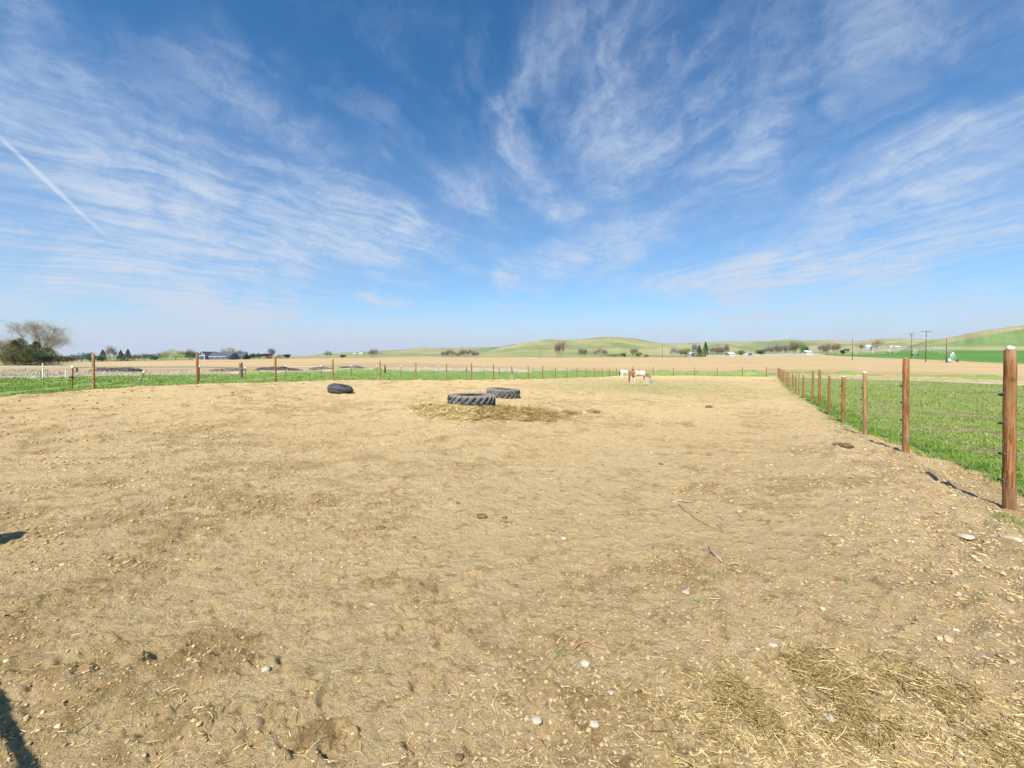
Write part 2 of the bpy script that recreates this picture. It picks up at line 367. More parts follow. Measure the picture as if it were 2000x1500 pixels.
M['verge'] = grass_floor('verge_floor', (.18, .26, .06), (.27, .35, .10), (.42, .37, .18), .6)
M['dry'] = grass_floor('dry_grass_floor', (.40, .335, .23), (.54, .46, .33), (.26, .28, .11), .40)
# bare field
m, T = new_mat('bare_field_soil', 0.95, 0.1); M['field'] = m
v = T.map(T.pos, rot=(0, 0, FA), scale=(.25, 1, 1))
band = T.noise(T.map(T.pos, rot=(0, 0, FA), scale=(.02, 1, 1)), .06, 4, .6); fur = T.noise(T.map(T.pos, rot=(0, 0, FA), scale=(.05, 1, 1)), .7, 6, .65)
sp = T.noise(v, 1.5, 6, .7); big = T.noise(T.pos, .018, 4, .6)
a = T.n('ShaderNodeAttribute', {'attribute_name': 'mask'}); near = T.n('ShaderNodeSeparateColor', Color=a.outputs['Color']).outputs[0]
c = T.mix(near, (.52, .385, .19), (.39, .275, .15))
c = T.mix(T.m('MULTIPLY', T.rng(band, .40, .62), .55), c, (.42, .285, .145))
c = T.mix(T.m('MULTIPLY', T.rng(fur, .42, .58), .6), c, (.33, .225, .12))
c = T.mix(T.m('MULTIPLY', T.rng(sp, .5, .7), .40), c, (.57, .43, .26))
c = T.mix(T.m('MULTIPLY', T.rng(big, .42, .62), .35), c, (.44, .31, .16))
T.set(T.bs.inputs['Base Color'], c); bump(T, T.m('ADD', sp, fur), .12)
# hills
m, T = new_mat('hill_grass', 0.95, 0.1); M['hills'] = m
a1 = T.noise(T.pos, .0042, 7, .62, .6); a2 = T.noise(T.pos, .02, 7, .68); a3 = T.noise(T.pos, .12, 5, .7)
c = T.mix(T.rng(a1, .40, .60), (.155, .195, .058), (.36, .31, .155))
c = T.mix(T.m('MULTIPLY', T.rng(a2, .45, .60), .55), c, (.19, .23, .075)); c = T.mix(T.m('MULTIPLY', T.rng(a2, .46, .36), .45), c, (.36, .30, .16))
c = T.mix(T.m('MULTIPLY', T.rng(a3, .5, .7), .3), c, (.34, .30, .16))
a = T.n('ShaderNodeAttribute', {'attribute_name': 'mask'}); top = T.n('ShaderNodeSeparateColor', Color=a.outputs['Color']).outputs[0]
c = T.mix(T.m('MULTIPLY', top, .75), c, (.37, .31, .155))
T.set(T.bs.inputs['Base Color'], c); bump(T, T.m('ADD', a2, a3), 1.5, .6)
m, T = new_mat('green_crop', 0.9, 0.12); M['crop'] = m
a2 = T.noise(T.map(T.pos, scale=(1, .3, 1)), .03, 6, .6); a3 = T.noise(T.pos, .5, 5, .65)
c = T.mix(T.rng(a2, .35, .65), (.075, .175, .028), (.11, .225, .04)); c = T.mix(T.m('MULTIPLY', T.rng(a3, .5, .7), .3), c, (.15, .26, .06))
T.set(T.bs.inputs['Base Color'], c); bump(T, a3, .15)
m, T = new_mat('hill_crop', 0.9, 0.12); M['hillcrop'] = m
a2 = T.noise(T.map(T.pos, scale=(1, .4, 1)), .012, 6, .62); a3 = T.noise(T.pos, .12, 5, .65)
c = T.mix(T.rng(a2, .35, .65), (.12, .19, .05), (.185, .25, .08)); c = T.mix(T.m('MULTIPLY', T.rng(a3, .5, .7), .3), c, (.22, .28, .10))
T.set(T.bs.inputs['Base Color'], c); bump(T, a3, .3)
# weathered treated wood of the posts, grain along the post
def wood(name, c0, c1, c2, knots=True):
    m, T = new_mat(name, 0.8, 0.25)
    oi = T.n('ShaderNodeObjectInfo').outputs['Random']
    off = T.n('ShaderNodeCombineXYZ', X=T.m('MULTIPLY', oi, 37.0), Y=T.m('MULTIPLY', oi, 11.0), Z=T.m('MULTIPLY', oi, 23.0)).outputs[0]
    p = T.n('ShaderNodeVectorMath', {'operation': 'ADD'}, _0=T.obj, _1=off).outputs[0]
    w = T.n('ShaderNodeTexNoise', Vector=p, Scale=2.6, Detail=3).outputs['Color']
    pw = T.n('ShaderNodeVectorMath', {'operation': 'MULTIPLY_ADD'}, _0=w, _1=(.05, .05, 0), _2=p).outputs[0]
    g1 = T.noise(T.map(pw, scale=(1, 1, .045)), 60, 5, .6); g2 = T.noise(T.map(pw, scale=(1, 1, .12)), 16, 5, .65)
    cc = T.mix(T.rng(g1, .42, .58), c0, c1); ck = T.noise(T.map(pw, scale=(1, 1, .02)), 38, 3, .5); cc = T.mix(T.m('MULTIPLY', T.rng(ck, .62, .68), .7), cc, tuple(x * .3 for x in c0)); cc = T.mix(T.m('MULTIPLY', T.rng(T.noise(p, 4, 4), .45, .7), .35), cc, (.30, .22, .14)); cc = T.mix(T.m('MULTIPLY', T.rng(g2, .42, .62), .6), cc, c2)
    if knots:
        vo = T.n('ShaderNodeTexVoronoi', {'feature': 'F1'}, Vector=T.map(p, scale=(1, 1, .55)), Scale=6.0)
        k = T.rng(vo.outputs['Distance'], .17, .08); ring = T.rng(vo.outputs['Distance'], .10, .04)
        cc = T.mix(T.m('MULTIPLY', k, .7), cc, tuple(x * .45 for x in c0)); cc = T.mix(T.m('MULTIPLY', ring, .8), cc, tuple(min(.9, x * 1.35) for x in c1))
    T.set(T.bs.inputs['Base Color'], cc); bump(T, g1, .004)
    return m
M['post'] = wood('post_wood', (.15, .062, .022), (.36, .175, .06), (.25, .115, .04))
M['post_pale'] = wood('post_wood_pale', (.20, .105, .045), (.43, .26, .12), (.32, .18, .08))
M['post_old'] = wood('post_wood_old', (.13, .085, .05), (.27, .19, .12), (.20, .14, .09), False)
M['board'] = wood('board_grey', (.20, .17, .13), (.40, .35, .28), (.30, .26, .20), False)
M['pole'] = wood('pole_wood', (.10, .065, .045), (.19, .13, .095), (.14, .10, .075), False)
M['rust'] = simple('rusty_steel', (.16, .055, .025), (.30, .12, .06), 20, .8, .0)
M['green_steel'] = simple('green_steel', (.10, .12, .09), (.19, .20, .16), 20, .7)
M['wire'] = simple('wire', (.35, .34, .33), (.5, .49, .48), 5, .45, metal=.7)
M['white'] = simple('white_plastic', (.72, .72, .68), (.82, .82, .80), 8, .6)
M['black'] = simple('black_plastic', (.02, .02, .02), (.05, .05, .05), 8, .6)
M['galv'] = simple('galvanised', (.55, .58, .60), (.72, .74, .75), 3, .55, metal=.2)
m, T = new_mat('tyre_rubber', 0.85, 0.25); M['rubber'] = m
n1 = T.noise(T.obj, 5, 6, .65); n2 = T.noise(T.obj, 40, 5, .7)
c = T.mix(T.rng(n1, .35, .65), (.065, .067, .072), (.14, .138, .135)); c = T.mix(T.m('MULTIPLY', T.rng(n2, .52, .7), .45), c, (.27, .24, .19))
nz = T.n('ShaderNodeSeparateXYZ', Vector=T.n('ShaderNodeNewGeometry').outputs['Normal']).outputs[2]; oz = T.n('ShaderNodeSeparateXYZ', Vector=T.obj).outputs[2]
c = T.mix(T.m('MULTIPLY', T.rng(nz, .1, .8), T.m('MULTIPLY', T.rng(n2, .3, .6), .6)), c, (.36, .28, .18)); c = T.mix(T.m('MULTIPLY', T.rng(oz, .14, .0), T.m('MULTIPLY', T.rng(n1, .35, .6), .7)), c, (.34, .25, .15))
T.set(T.bs.inputs['Base Color'], c); bump(T, n2, .004)
m, T = new_mat('tyre_old', 0.8, 0.3); M['rubber_old'] = m
n1 = T.noise(T.map(T.obj, scale=(.4, .4, 2)), 6, 6, .65); n2 = T.noise(T.obj, 30, 5, .7)
c = T.mix(T.rng(n1, .35, .65), (.035, .034, .036), (.10, .098, .10)); c = T.mix(T.m('MULTIPLY', T.rng(n2, .54, .7), .35), c, (.22, .19, .15))
T.set(T.bs.inputs['Base Color'], c); bump(T, n2, .006)
M['stone'] = simple('pale_stone', (.34, .28, .20), (.50, .43, .33), 9, .85, .004)
M['stone_dark'] = simple('grey_stone', (.28, .22, .16), (.45, .37, .28), 9, .85, .004)
M['dung'] = simple('dry_dung', (.10, .062, .03), (.22, .145, .075), 14, .95, .01)
M['bark'] = simple('bark_piece', (.28, .19, .13), (.46, .36, .28), 20, .9, .003, stretch=(1, .15, 1))
M['twine'] = simple('red_twine', (.34, .15, .09), (.45, .24, .15), 10, .8)
M['gravel'] = attrmat('gravel', (.38, .26, .12), (.52, .375, .20), (.62, .48, .31), .9)
M['clod'] = attrmat('dirt_clods', (.28, .19, .085), (.42, .30, .14), (.54, .405, .215), .95)
M['straw'] = attrmat('straw', (.34, .24, .09), (.56, .43, .19), (.72, .60, .36), .7)
M['litter'] = attrmat('straw_litter', (.17, .115, .04), (.42, .31, .13), (.68, .54, .29), .75)
M['hay'] = attrmat('hay', (.17, .11, .045), (.46, .33, .13), (.74, .60, .27), .8)
M['blade'] = attrmat('grass_blades', (.19, .27, .055), (.37, .44, .11), (.54, .52, .25), .7)
M['blade2'] = attrmat('verge_blades', (.13, .23, .04), (.28, .40, .08), (.50, .50, .22), .7)
M['drystem'] = attrmat('dry_stems', (.36, .30, .20), (.48, .41, .29), (.29, .31, .14), .85)

# ------------------------------------------------------------------ the ground sheet
D = math.radians
azs = np.concatenate([np.arange(-180, -64, 4.0), np.linspace(-62, 62, 1420), np.arange(64, 180, 4.0)])
azs = np.unique(azs) * PI / 180
rs = [0.3, 0.6, 0.9, 1.1]
while rs[-1] < 3400:
    r = rs[-1]; rs.append(r + min(max(r * r / 620, .004), r * 0.0125))
rs = np.array(rs); nR, nA = len(rs), len(azs)
Rg, Ag = np.meshgrid(rs, azs, indexing='ij'); GX = Rg * np.sin(Ag); GY = Rg * np.cos(Ag)
GZ = height(GX.ravel(), GY.ravel()).reshape(GX.shape)
GU, GV = uv_of(GX, GY); GP = np.where(GY > .1 * Rg, 1000 + F * GX / np.maximum(GY, 1e-6), np.where(GX > 0, 9000, -9000)); GYP = HZ - (GZ - CAMH) * F / np.maximum(GY, .1)
n_edge = fbm(GX / 1.1, GY / 1.1, 4, 40) * .8 + gn(GX / .25, GY / .25, 45) * .12
n_big = fbm(GX / 9, GY / 9, 3, 50) * 3
# roughness of the soil: hand placed patches on top of noise
def wp(px, py, drop=1.52):
    z = drop * F / (py - HZ); return (px - 1000) / F * z, z
pn = fbm(GX / .22, GY / .16, 4, 64, .6)
rough = 0.36 + 0.95 * fbm(GX / .8 + 3, GY / .8, 4, 60, .6) + .5 * pn + .45 * fbm(GX / 4.5, GY / 4.5, 2, 66)
for px, py, sx, sy, k in [(750, 1150, .26, .20, .85), (760, 1010, .5, .25, .35), (1470, 955, .7, .55, .55), (480, 980, .7, .5, .5), (620, 985, .35, .2, .5), (120, 1000, 1.1, .5, .45),
                          (330, 1300, .45, .2, .35), (620, 1450, .3, .12, .4), (1300, 1140, .5, .3, .2), (650, 1085, .1, .08, .5), (300, 1420, .3, .1, .5), (1700, 1380, .35, .2, .35),
                          (560, 1090, .5, .3, -.7), (350, 1190, .9, .12, -.35), (880, 1420, .35, .12, -.6), (1000, 1010, 1.2, .25, -.25), (800, 930, 1.2, .5, -.4), (700, 880, 1.6, .5, -.3), (1560, 1000, .5, .3, -.3), (1250, 870, 2.2, .7, -.15)]:
    x0, y0 = wp(px, py); rough = rough + k * np.exp(-((GX - x0) / sx) ** 2 - ((GY - y0) / sy) ** 2) * np.clip(.55 + 1.3 * pn, 0, 1.4)
rough = np.clip(rough, 0, 1)
pave = sstep(-.3, .9, 1 - np.abs(GV - 1.45) / .9 + n_edge * .5) * (GU > -5) * (GU < 26)
wob = sstep(70, 15, Rg)
fine = sstep(9, 3.2, Rg); mid = sstep(22, 7, Rg)
disp = mid * (0.022 * fbm(GX / .55, GY / .55, 3, 70) * (.3 + rough) + 0.03 * fbm(GX / 1.8, GY / 1.8, 2, 75))
mid2 = sstep(24, 9, Rg) * sstep(1.2, 3, Rg)
clod = np.clip(fbm(GX / .26, GY / .26, 3, 112, .6) - .05, 0, 1); disp += mid2 * (.055 * clod * (.35 + rough) + .012 * pn)
far2 = sstep(60, 30, Rg) * sstep(7, 14, Rg); disp += far2 * .08 * np.clip(fbm(GX / .7, GY / .7, 3, 114, .6) - .02, 0, 1)
for (uc, vc, rad_) in ((7, -13, 6.5), (7, -13, 6.9), (9, -16, 9.0), (9, -16, 9.5), (5, -11.5, 5.2)):      # faint curved wheel ruts
    dr_ = np.hypot(GU - uc, GV - vc) - rad_ + .15 * gn(GX / 1.5, GY / 1.5, int(rad_ * 10)); rut = np.exp(-(dr_ / .09) ** 2) * (Rg > 3.5) * sstep(-.2, .25, gn(GX / 3, GY / 3, 116) + .15)
    disp -= rut * .035 * sstep(20, 12, Rg); rough = np.clip(rough - rut * .5, 0, 1)
lump = np.clip(fbm(GX / .14, GY / .14, 3, 118, .6) - .08, 0, 1); disp += sstep(10, 5, Rg) * .032 * lump * rough ** 1.3
lump = np.clip(fbm(GX / .35, GY / .22, 2, 119, .6) - .10, 0, .5); disp += sstep(14, 7, Rg) * .05 * lump * (.3 + rough)
rid = 1 - np.abs(fbm(GX / .12, GY / .12, 3, 80, .55)) * 3.0
disp += fine * (.25 + rough) * (0.008 * np.clip(rid, -1, 1) + 0.009 * fbm(GX / .06, GY / .06, 3, 84, .6))
cl = np.clip(fbm(GX / .045, GY / .045, 2, 90) - .12, 0, 1); disp += fine * .020 * cl * rough ** 1.5
cr = fbm(GX / .2 + 9, GY / .2, 3, 95); disp -= fine * .010 * np.exp(-(cr / .035) ** 2) * rough
disp += wob * .05 * fbm(GX / 6, GY / 6, 2, 99)
disp += pave * (.05 + mid * .05 * gn(GX / .16, GY / .16, 101) * (GV > .6))
# hoof prints
hp = RS.rand(420, 3)
for q in range(420):
    yy = 760 + 740 * hp[q, 0] ** .7; px = -60 + 2120 * hp[q, 1]; x0, y0 = wp(px, yy)
    r0 = math.hypot(x0, y0); a0 = math.atan2(x0, y0); u0, v0 = uv_of(x0, y0)
    if v0 > .9 or r0 > 9: continue
    i0, i1 = np.searchsorted(rs, (r0 - .2, r0 + .2)); j0, j1 = np.searchsorted(azs, (a0 - .2 / r0, a0 + .2 / r0))
    sx = GX[i0:i1, j0:j1] - x0; sy = GY[i0:i1, j0:j1] - y0; th = hp[q, 2] * 2 * PI
    ex = sx * math.cos(th) + sy * math.sin(th); ey = -sx * math.sin(th) + sy * math.cos(th)
    d = np.hypot(ex / .062, ey / .07); open_ = sstep(-.9, -.2, ey / .07)
    k = .25 + .45 * RS.rand()
    disp[i0:i1, j0:j1] += k * (-.020 * np.exp(-((d - .78) / .22) ** 2) * open_ - .006 * (d < .8) + .011 * np.exp(-((d - 1.3) / .25) ** 2) * open_)
# wheel / hoof trail running away up the middle of the paddock
tr = np.exp(-((GV + 2.3 + .3 * np.sin(GU * .25)) / .8) ** 2) * (GU > 2.5) * (GU < 20)
disp -= tr * .02 * mid; rough = np.clip(rough - tr * .35, 0, 1)
# grass edge and humps of weeds
dirt_edge_r = np.where(GU < 9, 2.32, np.where(GU < 14, 2.1, 1.85)) - .1 * sstep(20, 60, GU)
in_pad = (GV > VL + .1 + n_edge * .6) & (GV < dirt_edge_r + n_edge * .35 + .15) & (GU < UB - .2 + n_edge * .9)
in_pad |= (Rg < 1.2) | (GU < -8)
verge_hump = np.exp(-((GU - 84) / 3.2) ** 2) * (GV > -24) * (.5 + 1.1 * np.clip(fbm(GV / 5, GU / 30, 3, 120) + .25, 0, 1)) * .9
verge_hump += np.exp(-((GV + 43) / 2.6) ** 2) * (GU > 20) * (GU < 140) * (.3 + .9 * np.clip(fbm(GU / 6, GV / 30, 3, 122) + .2, 0, 1)) * .5
disp += verge_hump
grassy = ~in_pad & (Rg < 140)
disp += np.where(grassy & (Rg < 90), .10 * fbm(GX / 1.6, GY / 1.6, 3, 130) * wob, 0)
# the dug ditch edge at the left: dirt lip
disp += np.exp(-((GV - VL - .6) / .5) ** 2) * (GU < 60) * .10 * (.7 + fbm(GX / 1.5, GY / 1.5, 3, 133))
GZ2 = GZ + disp
green = np.clip(sstep(0, 1, 1 - ((GP - 1290) / 330) ** 2) * sstep(22, 34, Rg) * sstep(78, 50, Rg) * .75 + .5 * np.exp(-((GP - 1240) / 110) ** 2 - ((GYP - 760) / 14) ** 2), 0, 1)
green = np.clip(green + .35 * sstep(.35, .7, fbm(GX / 3, GY / 3, 3, 140)) * sstep(8, 20, Rg) * (GP > 1100), 0, 1)
green = np.clip(green + .7 * sstep(1.0, 1.9, GV + n_edge * .8) * sstep(9, 13, GU), 0, 1)
# zones: 0 dirt 1 pasture 2 verge 3 dry 4 field 5 hills 6 crop 7 hill crop
fe_x = [-9000, 0, 100, 200, 400, 600, 800, 1000, 1200, 1400, 1520, 1600, 1660, 1720, 1800, 1900, 2000, 2300, 9000]
fe_z = [300, 240, 225, 262, 302, 322, 332, 342, 352, 352, 342, 332, 290, 240, 195, 162, 150, 120, 100]
fedge = np.interp(GP, fe_x, fe_z); depth = np.maximum(GY, 1e-3)
zone = np.full(GX.shape, 5, np.int8)
inside = np.where(GY > .1 * Rg, depth < fedge, Rg < 300)
zone[inside] = 4
nb = fbm(GX / 5, GY / 5, 3, 150)
dryL = (GV < VL) & (GV > -60 + 4 * nb - 14 * sstep(700, 100, GP)) & inside & (GU < 95 + 6 * nb)
zone[dryL] = 3
zone[(GV < VL + 3) & (GV > -41.5 + 3.2 * nb - 1 * n_edge) & inside & (GU < 100 + 5 * nb)] = 2
zone[(GU >= UB - 3) & (GU < 88 + 2.2 * nb) & (GV > -42) & inside] = 2
zone[(GU >= UB - 3) & (GU < 88.5 + 2.2 * nb) & (GV > 3) & (verge_hump < .30 + .2 * nb)] = 4
zone[(GV > VR - 1) & (GU < UB + .5 + 1.5 * nb) & (GU > -60) & (GU > -200)] = 1
zone[(GV > VR - 1) & (GU < UB + 1.5 + 1.0 * nb) & (GU > UB - 2 + 2 * nb)] = 3
zone[in_pad] = 0
cropd = (GP > 1620) & (GY > 1) & (depth > fedge + 5) & (GYP > 684.3 - .0 * GP) & (Rg < 700)
cropd &= (GYP > np.interp(GP, [1600, 1700, 1800, 1900, 2000, 2400], [690, 687, 684, 683, 682, 682]))
zone[cropd] = 6
hc = (GP > 1760) & (GY > 1) & (Rg > 480) & (Rg < 1100) & (GYP > np.interp(GP, [1760, 1790, 1850, 1900, 1950, 2000, 2100], [683, 677, 669, 662, 651.5, 643, 624])) & (GYP < np.interp(GP, [1760, 2100], [678, 677]))
zone[hc] = 7
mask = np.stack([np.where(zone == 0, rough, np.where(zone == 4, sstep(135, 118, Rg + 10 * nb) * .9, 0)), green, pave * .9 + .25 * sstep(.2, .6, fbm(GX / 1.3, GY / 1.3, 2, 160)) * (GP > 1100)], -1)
mask[..., 0] = np.where(zone == 5, sstep(.35, .0, np.abs(GYP - 681) / 12) * (GP > 1640) * .6 + sstep(675, 645, GYP) * .55, mask[..., 0])
mud = np.zeros_like(GX)
for px, py, sx, sy, k, dp in [(1895, 868, 1.0, .32, 1.6, 1.75), (1970, 875, .6, .22, 1.3, 1.75), (1910, 822, 1.8, .45, 1.2, 1.9), (1720, 790, 1.5, .6, 1.0, 2.1), (1700, 775, 1.4, .7, 1.0, 2.2), (1880, 790, 1.8, .6, .8, 2.1), (1990, 826, 1.2, .4, 1.2, 1.9)]:
    x0, y0 = wp(px, py, dp); mud += k * np.exp(-((GX - x0) / sx) ** 2 - ((GY - y0) / sy) ** 2)
mud = np.clip(mud * (1 + .5 * n_edge) + .45 * sstep(.12, .4, fbm(GX / 2.5, GY / .9, 3, 170)) + .5 * sstep(.25, .45, fbm(GX / .7, GY / .5, 3, 172)), 0, 1) * (zone == 1)
mask[..., 0] = np.where(zone == 1, sstep(.25, .7, mud), np.where((zone == 2) | (zone == 3), 0, mask[..., 0]))
fc = zone[:-1, :].copy()
idx = np.arange(nR * nA).reshape(nR, nA)
jn = (np.arange(nA) + 1) % nA
quads = np.stack([idx[:-1, :], idx[1:, :], idx[1:, jn], idx[:-1, jn]], -1)
Vall = np.stack([GX, GY, GZ2], -1).reshape(-1, 3); Mk = mask.reshape(-1, 3)
for zid, nm, mt in [(0, 'ground', 'dirt'), (1, 'pasture', 'pasture'), (2, 'grass_verge', 'verge'), (3, 'dry_grass', 'dry'), (4, 'bare_field', 'field'), (5, 'hills', 'hills'), (6, 'crop_field', 'crop'), (7, 'hill_field', 'hillcrop')]:
    q = quads[fc == zid]
    if zid == 0:                                         # close the small hole under the camera
        q = np.concatenate([q, np.array([[idx[0, j], idx[0, (j + 1) % nA], idx[0, nA // 2], idx[0, nA // 2]] for j in range(0)]).reshape(-1, 4).astype(int)])
    used, inv = np.unique(q.ravel(), return_inverse=True)
    o = mesh_np(nm, Vall[used], inv.reshape(-1, 4), M[mt], attrs={'mask': Mk[used]}); tag(o, kind='structure')
def Gz(x, y):
    """height of the built sheet incl. displacement (bilinear lookup)"""
    x = np.atleast_1d(np.asarray(x, float)); y = np.atleast_1d(np.asarray(y, float))
    r = np.hypot(x, y); a = np.arctan2(x, y)
    fi = np.interp(r, rs, np.arange(nR)); fj = np.interp(a, azs, np.arange(nA))
    i = np.clip(fi.astype(int), 0, nR - 2); j = np.clip(fj.astype(int), 0, nA - 2); s = fi - i; t = fj - j
    return (GZ2[i, j] * (1 - s) * (1 - t) + GZ2[i + 1, j] * s * (1 - t) + GZ2[i, j + 1] * (1 - s) * t + GZ2[i + 1, j + 1] * s * t)
def Glook(arr, x, y):
    r = np.hypot(x, y); a = np.arctan2(x, y)
    i = np.clip(np.interp(r, rs, np.arange(nR)).round().astype(int), 0, nR - 2); j = np.clip(np.interp(a, azs, np.arange(nA)).round().astype(int), 0, nA - 1)
    return arr[i, j]
def g1(x, y): return float(Gz(x, y)[0])
def sample_px(n, x0, x1, y0, y1, pw=1.0):
    """random ground points, about evenly dense in the photograph's rows"""
    px = x0 + (x1 - x0) * RS.rand(n); py = y0 + (y1 - y0) * RS.rand(n) ** pw
    z = 1.6 * F / (py - HZ); x = (px - 1000) / F * z
    for _ in range(3):
        z = (CAMH - base_h(x, z)) * F / (py - HZ); z = np.clip(z, .5, 400); x = (px - 1000) / F * z
    return x, z

# ------------------------------------------------------------------ fences
def post_mesh(h, r, mat_name, name='post', lean=0.0, seed=0, n=14):
    rr = random.Random(seed); mb = MB(); pts = []; rad = []
    k = 9
    for i in range(k + 1):
        t = i / k; pts.append((lean * t * h + rr.uniform(-1, 1) * r * .05, rr.uniform(-1, 1) * r * .05, -.25 + (h + .25) * t))
        rad.append(r * (1.05 - .10 * t + rr.uniform(-.025, .025)))
    pts.append((pts[-1][0], pts[-1][1], h + r * .10)); rad.append(r * .86)
    mb.tube(pts, rad, n); return mb
fence_r = empty('wire_fence', (*xy_of(0, VR), 0)); tag(fence_r, 'brown round post and wire fence running away along the right side of the paddock', 'fence')
ox, oy = xy_of(0, VR)
def add_post(root, x, y, h, r, mat, seed, lean=0.0, wires=(), ins=True, cap=None, n=14, side=-1):
    o = post_mesh(h, r, mat, 'post', lean, seed, n).build('post', M[mat], root, True)
    o.location = (x - root.location.x, y - root.location.y, g1(x, y) - .02 - root.location.z)
    o.rotation_euler = (random.Random(seed + 5).uniform(-.02, .02), random.Random(seed + 6).uniform(-.02, .02), seed * 1.3)
    return o
uR = [4.0 * math.hypot(1, .0)]  # placeholder start
posts_r = []
pos_px = [(1977, 4.0), (1772, 6.92), (1692, 9.84), (1648, 12.76), (1621, 15.7), (1602, 18.6), (1588, 21.5)]
u0 = uv_of(*at(1977, 4.0))[0]; du = (uv_of(*at(1588, 21.5))[0] - u0) / 6
tops = [680, 700, 727, 735, 733, 722, 725]
for i in range(-1, 22):
    u = u0 + du * i
    if i >= 0 and i < 7: x, y = at(*pos_px[i])
    else:
        x, y = xy_of(u, VR + .0); 
    gz = g1(x, y)
    h = (top_h(tops[i], y) - gz) if 0 <= i < 7 else 1.5 + random.uniform(-.1, .12)
    r = .0455 if i < 2 else random.uniform(.045, .053)
    mt = 'post_pale' if i in (2, 8, 11, 14, 17) else 'post'
    o = add_post(fence_r, x, y, h, r, mt, 100 + i, n=20 if i < 4 else 10)
    posts_r.append((x, y, gz, h, r))
    if i == 0: o['label'] = 'nearest thick brown post with a white insulator on top'
    if i in (0, 1, 2, 3):
        mb = MB()
        if i == 0:
            mb.box((0, 0, h + .018), (.05, .04, .03)); mb.tube([(-.012, 0, h + .03), (-.012, 0, h + .043)], .013, 10); mb.tube([(.014, 0, h + .03), (.014, 0, h + .04)], .011, 10)
        else: mb.tube([(0, 0, h), (0, 0, h + .02), (0, 0, h + .032)], [r * .8, r * .72, r * .3], 12)
        c_ = mb.build('post_cap' if i else 'insulator', M['white'] if i != 1 else M['post_pale'], o, True)
    if 0 <= i < 6:
        for hw in (.31, .57, .87, 1.15):
            mb = MB(); wx, wy = xy_of(0, -1); 
            sx, sy = -CA * (r + .012), SA * (r + .012)
            mb.tube([(sx * .8, sy * .8, hw), (sx * 1.0, sy * 1.0, hw), (sx * 1.35, sy * 1.35, hw)], [.011, .014, .008], 8)
            iq = mb.build('insulator', M['black'], o, True); iq.rotation_euler = (0, 0, -o.rotation_euler.z)
for hw in (.31, .57, .87, 1.15):
    mb = MB()
    pts = []
    for i in range(len(posts_r) - 1):
        a, b = posts_r[i], posts_r[i + 1]
        for t in (0, .25, .5, .75):
            sag = -.05 * 4 * t * (1 - t) * (1 if i < 8 else .4)
            ww = a[4] + .028
            pts.append((a[0] + (b[0] - a[0]) * t - CA * ww - ox, a[1] + (b[1] - a[1]) * t + SA * ww - oy, a[2] + (b[2] - a[2]) * t + hw + sag))
    mb.tube(pts, .0026, 5); mb.build('wire', M['wire'], fence_r, True)
# left fence, parallel to it
lx = [-460, -100, 182, 385, 538, 650, 742, 812, 872, 921, 964, 1000, 1032, 1060, 1085, 1107, 1127, 1145, 1161, 1176, 1190, 1204]
ltop = {182: 690, 385: 687, 538: 696, 650: 701, 742: 704, 812: 707.5, 872: 709, 921: 708, 964: 711, 1000: 714.5, 1032: 714, 1060: 714, 1085: 717}
fence_l = empty('wire_fence', (*xy_of(0, VL), 0)); tag(fence_l, 'tan wooden post and wire fence before the green grass strip along the left side', 'fence')
flx, fly = xy_of(0, VL); pl_ = []
for i, p in enumerate(lx):
    t = (p - 1000) / F; z = VL / (t * CA - SA); x, y = t * z, z; gz = g1(x, y)
    h = top_h(ltop[p], z) - gz if p in ltop else 1.5
    thin_ = p > 1020
    add_post(fence_l, x, y, h, (.052 if p < 600 else .055) if not thin_ else .045, 'post_pale' if p in (182, 742, 812, 872, 650) else ('rust' if thin_ else 'post'), 200 + i, n=10)
    pl_.append((x, y, gz))
    if p in (742, 182, 872):
        pass
for hw in (.35, .75, 1.15):
    MBw = MB(); MBw.tube([(a[0] - flx + .09 * CA, a[1] - fly - .09 * SA, a[2] + hw) for a in pl_], .004, 4); MBw.build('wire', M['wire'], fence_l, True)
# back fence of thin rusty posts
bx = [1236, 1276, 1315, 1357, 1401, 1450, 1497, 1527]
fence_b = empty('wire_fence', (*xy_of(UB, 0), 0)); tag(fence_b, 'thin rusty steel post fence across the far end of the paddock behind the horses', 'fence')
fbx, fby = xy_of(UB, 0); pb = []
for i, p in enumerate(bx):
    t = (p - 1000) / F; z = UB / (t * SA + CA); x, y = t * z, z; gz = g1(x, y)
    top = {1236: 716, 1276: 716, 1315: 717, 1357: 717, 1401: 717, 1450: 717, 1497: 717, 1527: 720}[p]
    add_post(fence_b, x, y, max(1.2, top_h(top, z) - gz), .05 if p < 1527 else .11, 'rust' if p < 1527 else 'post', 300 + i, n=6)
    pb.append((x, y, gz))
for hw in (.5, 1.15):
    mb = MB(); mb.tube([(a[0] - fbx, a[1] - fby, a[2] + hw) for a in pb], .006, 4); mb.build('wire', M['wire'], fence_b, True)
mb = MB(); a, b = pb[-2], pb[-1]; mb.tube([(a[0] - fbx, a[1] - fby, a[2] + 1.25), (b[0] - fbx, b[1] - fby, b[2] + 1.25)], .035, 6); mb.build('brace_rail', M['rust'], fence_b, True)
